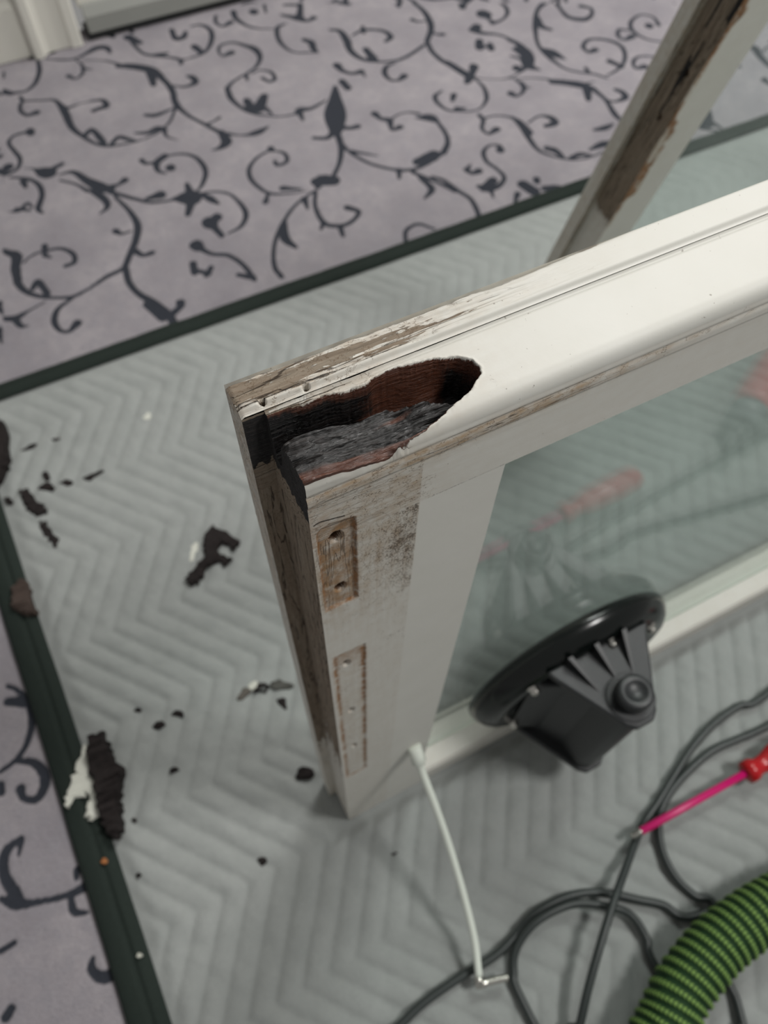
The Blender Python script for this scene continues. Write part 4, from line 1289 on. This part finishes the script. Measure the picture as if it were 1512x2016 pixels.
tailC = np.array([(0.30, -0.245, z1), (0.40, -0.30, z1), (0.46, -0.42, z1)])
cable('power_cable', np.vstack([pA, off1, pC1, tailC]), 'black rubber cable rising straight past the screwdriver tip and looping under the green hose')
pB = img_path(C5, [(1512,260),(1400,310),(1290,360),(1190,445),(1120,530),(1082,620),(1090,740),(1140,850),(1220,930),(1300,972)], z1)
pB = np.vstack([[(0.74, -0.13, z1 + .004), (0.66, -0.135, z1)], pB])
pB2 = img_path(C5, [(1345,1240),(1385,1340),(1412,1440)], z1)
off2 = np.array([tuple(pB2[-1] + 1.0 * (pB2[-1] - pB2[-2])), (0.26, -0.50, z1), (0.19, -0.56, z1 + 0.006), (0.11, -0.52, z1 + 0.014), (0.085, -0.42, z1 + 0.012), (0.075, -0.335, z1)])
pC4 = img_path(C5, [(540,1350),(505,1230),(520,1130),(600,1030),(740,965),(880,975),(970,1010),(1030,1100),(1060,1200)], [z1, z1, z1 + .004, z2, z2, z2, z1 + .004, z1, z1])
end2 = np.array([(0.205, -0.33, z1), (0.20, -0.40, z1)])
cable('power_cable', np.vstack([pB, pB2, off2, pC4, end2]), 'black rubber cable curling beside the screwdriver, ending in a loop left of the hose')

# vacuum hose -------------------------------------------------------------
hr = 0.0262
hp = img_path(C5, [(1110,1440),(1168,1315),(1250,1200),(1350,1098),(1512,985)], 0.0190 + hr)
hp = np.vstack([[hp[0] + (hp[0] - hp[1]) * 3.0 + np.array([0.05, 0, 0]), hp[0] + (hp[0] - hp[1]) * 1.4], hp, [hp[-1] + (hp[-1] - hp[-2]) * 1.2 + np.array([0, -0.01, 0]), hp[-1] + (hp[-1] - hp[-2]) * 2.6 + np.array([0.01, -0.05, 0])]])
hc = catmull(hp, 24)
seglen = np.r_[0, np.cumsum(np.linalg.norm(np.diff(hc, axis=0), axis=1))]
st_ = np.arange(0, seglen[-1], 0.00125)
hc = np.stack([np.interp(st_, seglen, hc[:, i]) for i in range(3)], 1)
nseg = 264
PITCH = 0.0098


def hose_mesh():
    P = hc
    T = np.gradient(P, axis=0)
    T /= np.linalg.norm(T, axis=1)[:, None]
    N = np.cross(T, np.array([0, 0, 1.0]))
    N /= np.linalg.norm(N, axis=1)[:, None]
    Bn = np.cross(N, T)
    a = np.linspace(0, 2 * np.pi, nseg, endpoint=False)
    s = st_[:, None] + PITCH * a[None, :] / (2 * np.pi)        # helical rib
    ph = (s / PITCH) % 1.0
    rib = np.abs(np.sin(np.pi * ph)) ** 0.7
    knit = np.abs(np.sin(a[None, :] * 21 + 1.2 * np.abs(ph - 0.5) * 4)) ** 0.9
    r = hr - 0.0042 + 0.0042 * rib + 0.0007 * knit * rib
    Rr = P[:, None, :] + r[..., None] * (np.cos(a)[None, :, None] * N[:, None, :] + np.sin(a)[None, :, None] * Bn[:, None, :])
    n, m = r.shape
    idx = np.arange(n * m).reshape(n, m)
    j = np.roll(idx, -1, axis=1)
    q = np.stack([idx[:-1], idx[1:], j[1:], j[:-1]], -1).reshape(-1, 4)
    return mesh_np('vacuum_hose', Rr.reshape(-1, 3), q, {'rib': rib.ravel(), 'knit': (knit * np.ones_like(rib)).ravel()})


t = NT('green_braided_hose')
rb_, kn_ = t.attr('rib'), t.attr('knit')
f = t.math('MULTIPLY', t.step(rb_, 0.72, 1.0), t.step(kn_, 0.3, 0.95))
co = t.coord()
c = t.mix(f, lin(30, 58, 30), lin(138, 172, 88))
c = t.mix(t.math('MULTIPLY', t.noise(co, 300, 3), 0.25), c, lin(30, 60, 30))
M_HOSE = t.fin(c, 0.7, spec=0.3)
tag(obj('vacuum_hose', hose_mesh(), M_HOSE), 'thick green braided vacuum hose curving over the black cables', 'hose')

# screwdriver --------------------------------------------------------------
p0 = atz(760 + 985 * C5[2], 1300 + 690 * C5[2], 0.0275)
p1 = atz(760 + 1432 * C5[2], 1300 + 442 * C5[2], 0.029)
d = (p1 - p0) / np.linalg.norm(p1 - p0)
drv = empty('screwdriver', (float(p0[0]), float(p0[1]), 0), 'screwdriver with magenta sleeved shaft and red handle lying across black cable', 'screwdriver')


def rod(name, prof, mat, seg=20, parent=None, base=None, dr=None):
    base = p0 if base is None else base
    dr = d if dr is None else dr
    P = np.array([base + dr * s for s, r in prof])
    V, F = tube(P, [r for s, r in prof], seg)
    return obj(name, fixn(mesh_np(name, V, F)), mat, parent)


Ls = np.linalg.norm(p1 - p0)
rod('blade_tip', [(-0.004, 0.0024), (-0.0035, 0.0030), (0.0075, 0.0034), (0.0085, 0.0034)], M_METAL, parent=drv)
rod('shaft_sleeve', [(0.0070, 0.0036), (0.0074, 0.0040), (Ls, 0.0040)], M_PINK, parent=drv)
rod('handle', [(Ls - 0.004, 0.0060), (Ls - 0.002, 0.0115), (Ls + 0.006, 0.0118), (Ls + 0.012, 0.0085), (Ls + 0.022, 0.0095), (Ls + 0.035, 0.0140), (Ls + 0.075, 0.0155), (Ls + 0.105, 0.0145), (Ls + 0.114, 0.010), (Ls + 0.116, 0.004)], M_RED, parent=drv)

# corded tool lying right of the screwdriver, mirrored in the glass ----------
tb = np.array([0.655, -0.150, 0.040])
td = np.array([0.86, -0.42, 0.0])
td /= np.linalg.norm(td)
tool = empty('corded_tool', (0.70, -0.17, 0), 'red and grey corded hand tool lying beside the glazed sash', 'power tool')
rod('tool_end_cap', [(0, 0.016), (0.003, 0.024), (0.030, 0.026), (0.034, 0.026)], M_GREYPL, 28, tool, tb, td)
rod('tool_body', [(0.033, 0.0262), (0.05, 0.028), (0.15, 0.027), (0.20, 0.022), (0.206, 0.018)], plain('pinkish_red_plastic', lin(196, 60, 66), 0.35), 28, tool, tb, td)
rod('cord_grip', [(-0.045, 0.0060), (-0.03, 0.0075), (-0.005, 0.011), (0.001, 0.012)], M_CABLE, 16, tool, tb, td)

# white cable hanging from the stile ---------------------------------------
wc = empty('white_cable', (0.06, -0.05, 0), 'thin white cable running from the stile face down to an angled metal plug', 'cable')
wp = np.array([(0.0625, -0.0105, 0.190), (0.0610, -0.022, 0.178), (0.0600, -0.050, 0.140), (0.0590, -0.085, 0.098), (0.0555, -0.125, 0.058), (0.0500, -0.160, 0.030), (0.0462, -0.184, 0.0145)])
# follow the sight line of the real cable at those heights
wim = [(822,1490), (832,1522), (858,1590), (884,1665), (912,1760), (934,1850), (943,1922)]
wz = [0.190, 0.172, 0.140, 0.106, 0.070, 0.042, 0.028]
wp = np.array([atz(u, v, z) for (u, v), z in zip(wim, wz)])
V, F = tube(catmull(wp, 10), 0.0034, 14)
obj('sheath', mesh_np('sheath', V, F), M_WIRE, wc)
dd = (wp[1] - wp[0]) / np.linalg.norm(wp[1] - wp[0])
rod('end_clip', [(-0.013, 0.0052), (-0.012, 0.0062), (0.006, 0.0066), (0.007, 0.0058)], M_WIRE, 6, wc, wp[0], dd)
q0 = atz(943, 1938, 0.025)
q1 = atz(1000, 1924, 0.025)
V, F = tube(np.array([wp[-1], (wp[-1] + q0) / 2, q0]), [0.0040, 0.0042, 0.0042], 14)
obj('plug_collar', fixn(mesh_np('plug_collar', V, F)), M_METAL, wc)
seg = np.linspace(-0.12, 1, 25)
rr = [0.0040 if s < 0.25 else (0.0030 + 0.0006 * (i % 2)) for i, s in enumerate(seg)]
V, F = tube(np.array([q0 + (q1 - q0) * s for s in seg]), rr, 14)
obj('plug_pin', fixn(mesh_np('plug_pin', V, F)), M_METAL, wc)


# ------------------------------------------------------------------ debris
def chip(name, crop, outline, h, mat, label, cat, group=None, z=0.0065, seed=0):
    ox, oy, k = crop
    P = np.array([atz(ox + u * k, oy + v * k, z) for u, v in outline])[:, :2]
    P = catmull(np.vstack([P, P[:1]]), 5)[:-1]
    c = P.mean(0)
    rng = np.random.default_rng(seed + len(outline) * 7 + int(abs(outline[0][0])))
    size = np.sqrt(np.ptp(P[:, 0]) * np.ptp(P[:, 1]))
    P = P + rng.normal(0, 1, P.shape) * min(0.0016, 0.035 * size)
    n = len(P)
    area = 0.5 * np.sum(P[:, 0] * np.roll(P[:, 1], -1) - P[:, 1] * np.roll(P[:, 0], -1))
    tg = np.roll(P, -1, 0) - np.roll(P, 1, 0)
    nrm = np.stack([-tg[:, 1], tg[:, 0]], 1) * np.sign(area)
    nrm /= np.linalg.norm(nrm, axis=1)[:, None] + 1e-9
    ins = min(0.0022, 0.10 * size)
    V, F = [], []
    for s, t in ((0.0, 0.0), (-0.15, 0.4), (0.35, 0.85), (1.0, 1.0)):
        for p, q in zip(P, nrm):
            e = p + q * ins * s
            V.append((e[0], e[1], z - 0.003 + (h * t * (0.8 + 0.4 * rng.random()) + 0.001 if t else 0)))
    for i in range(3):
        for j in range(n):
            F.append((i * n + j, i * n + (j + 1) % n, (i + 1) * n + (j + 1) % n, (i + 1) * n + j))
    from mathutils.geometry import tessellate_polygon
    for tri_ in tessellate_polygon([[Vector((V[3 * n + j][0], V[3 * n + j][1], 0)) for j in range(n)]]):
        F.append(tuple(3 * n + j for j in tri_))
    for tri_ in tessellate_polygon([[Vector((p[0], p[1], 0)) for p in P]]):
        F.append(tuple(tri_)[::-1])
    o = obj(name, fixn(mesh_np(name, V, F, smooth=False)), mat)
    return tag(o, label, cat, group)


Z6 = (0, 780, 520.0 / 1512)
Z7 = CL
ZM = (180, 1000, 460.0 / 1512)
Z8 = (500, 1500, 500.0 / 1512)
G1 = 'rotten wood crumbs on the blanket'
chip('wood_chip', ZM, [(770,120),(840,140),(950,218),(925,262),(850,236),(812,285),(895,322),(878,358),(780,362),(745,395),(695,480),(640,490),(622,445),(690,360),(738,290),(725,200)], 0.005, M_CHIP, 'large forked black rotten wood chip lying beside a white paint flake', 'wood chip', z=0.0105)
chip('paint_flake', ZM, [(600,262),(640,240),(690,225),(702,300),(645,345),(612,310)], 0.002, M_FLAKE, 'white paint flake touching the large forked wood chip', 'paint flake')
chip('wood_chip', Z6, [(115,550),(160,535),(200,595),(272,640),(262,682),(205,692),(150,640)], 0.007, M_CHIP, 'chunky black wood chip, biggest of the cluster left on the open blanket', 'wood chip')
chip('wood_chip', Z6, [(228,712),(270,730),(300,790),(342,812),(318,868),(270,825),(235,780)], 0.005, M_CHIP, 'ragged brown-black wood chip trailing below the chunky chip', 'wood chip')
chip('wood_chip', Z6, [(218,535),(262,492),(312,518),(292,546)], 0.005, M_CHIP, 'small black wood chip at the head of a dotted line of crumbs', 'wood chip')
for i, ol in enumerate(([(240,440),(275,436),(290,478),(262,490)], [(338,497),(380,478),(416,494),(385,516)], [(470,472),(520,446),(545,448),(512,487)], [(535,445),(590,424),(592,440),(550,458)])):
    chip('wood_crumb', Z6, ol, 0.004, M_CHIP, ('small crumb standing just off the dotted line of crumbs', 'round crumb in the middle of the dotted line of crumbs',
         'stubby crumb next to the thin end crumb of the dotted line', 'thin sliver-like crumb ending the dotted line of crumbs')[i], 'wood crumb', 'dotted line of crumbs', seed=i)
chip('wood_sliver', Z6, [(118,312),(180,272),(212,274),(150,312)], 0.003, M_CHIP, 'short thin dark wood sliver alone on the blanket', 'wood sliver')
chip('wood_sliver', Z6, [(290,246),(350,234),(372,242),(338,256)], 0.002, M_CHIP, 'faint tiny wood sliver next to the longer sliver', 'wood sliver')
chip('wood_chunk', Z6, [(10,150),(40,190),(58,330),(50,420),(5,505),(-60,480),(-80,300),(-60,190)], 0.014, M_CHIP, 'dark rounded wood chunk near the bound corner of the blanket', 'wood chunk')
chip('wood_crumb', Z6, [(20,585),(55,580),(75,612),(45,618)], 0.004, M_CHIP, 'lone dark crumb beside the rounded wood chunk', 'wood crumb')
chip('bark_piece', Z6, [(85,1105),(140,1055),(180,1120),(190,1195),(218,1240),(172,1262),(110,1245),(80,1180)], 0.012, plain('brown_bark', lin(62, 50, 44), 0.85, var=0.4, scale=200, bump=0.5), 'brown bark-like piece of wood lying against the blanket binding', 'wood chip', z=0.009)
chip('wood_chunk', Z7, [(515,315),(580,280),(632,330),(662,430),(716,520),(690,590),(702,690),(704,830),(655,872),(602,800),(566,700),(550,560),(510,430)], 0.016, M_CHIP, 'long black rotten wood chunk beside white flakes on the binding', 'wood chunk', z=0.010)
chip('paint_flake', Z7, [(470,350),(502,368),(520,500),(560,600),(582,700),(540,772),(490,742),(512,650),(482,612),(392,694),(366,652),(400,560),(432,478)], 0.003, M_FLAKE, 'large ragged white paint flake lying on the blanket binding', 'paint flake', z=0.0135)
chip('wood_chip', ZM, [(1048,1205),(1088,1138),(1152,1148),(1132,1192),(1090,1190)], 0.006, M_CHIP, 'black wood chip in the litter beside the stile, next to a white flake', 'wood chip')
chip('wood_crumb', ZM, [(938,1240),(982,1168),(1034,1180),(972,1244)], 0.004, plain('grey_brown_crumb', lin(92, 88, 82), 0.85, var=0.3), 'grey brown crumb at the edge of the litter beside the stile', 'wood crumb')
chip('paint_flake', ZM, [(1010,1150),(1062,1118),(1082,1160),(1034,1182)], 0.003, M_FLAKE, 'small white paint flake in the litter beside the stile', 'paint flake')
chip('wood_chip', ZM, [(1152,1150),(1192,1118),(1302,1138),(1282,1172),(1182,1172)], 0.004, plain('grey_wood', lin(78, 78, 74), 0.85, var=0.3), 'grey wood splinter lying close to the stile', 'wood chip')
chip('wood_crumb', ZM, [(1198,1240),(1250,1228),(1262,1302),(1212,1272)], 0.004, M_CHIP, 'dark crumb just below the grey splinter', 'wood crumb')
chip('wood_chip', Z8, [(245,92),(288,28),(350,48),(354,92),(292,108)], 0.007, M_CHIP, 'black wood chip near the foot of the stile', 'wood chip')
CL_ = ('tiny round dark crumb beside two smudged wood shreds', 'dark crumb on open blanket between the long wood chunk and the stile foot', 'tiny crumb just off the binding near the ochre crumb',
       'dark crumb on the blanket off the foot of the stile', 'dark brown crumb between the stile foot and the white cable', 'tiny crumb close beside the long wood chunk',
       'smudged wood shred lying toward the litter by the stile', 'smudged wood shred lying next to a tiny round crumb')
for i, (cr, u, v, r) in enumerate(((Z7, 790, 138, 20), (Z7, 995, 482, 26), (Z7, 796, 1085, 18), (Z8, 52, 590, 28), (Z8, 850, 556, 26), (Z7, 770, 770, 16), (Z7, 1020, 160, 34), (Z7, 910, 225, 34))):
    ol = [(u + r * (1 + 0.35 * math.sin(3 * a + i)) * math.cos(a), v + 0.75 * r * (1 + 0.3 * math.cos(2 * a + i)) * math.sin(a)) for a in np.linspace(0, 2 * np.pi, 8)[:-1]]
    chip('wood_crumb', cr, ol, 0.004, M_CHIP, CL_[i], 'wood crumb', G1, seed=i)
M_OCH = plain('ochre_wood', lin(176, 118, 72), 0.8, var=0.2)
for i, (cr, u, v, r, z_) in enumerate(((Z7, 597, 1003, 18, 0.0125), (Z7, 798, 1545, 15, 0.0125))):
    ol = [(u + r * (1 + 0.25 * math.sin(3 * a + i)) * math.cos(a), v + 1.0 * r * math.sin(a)) for a in np.linspace(0, 2 * np.pi, 8)[:-1]]
    chip('wood_crumb', cr, ol, 0.004, M_OCH if i == 0 else M_FLAKE, ('ochre wood crumb sitting on the dark binding', 'pale paint crumb sitting on the dark binding')[i], 'wood crumb', z=z_)
ol = [(836 + 26 * math.cos(a), 110 + 24 * math.sin(a)) for a in np.linspace(0, 2 * np.pi, 8)[:-1]]
chip('paint_flake', Z6, ol, 0.002, M_FLAKE, 'tiny round white paint flake alone on the blanket', 'paint flake')
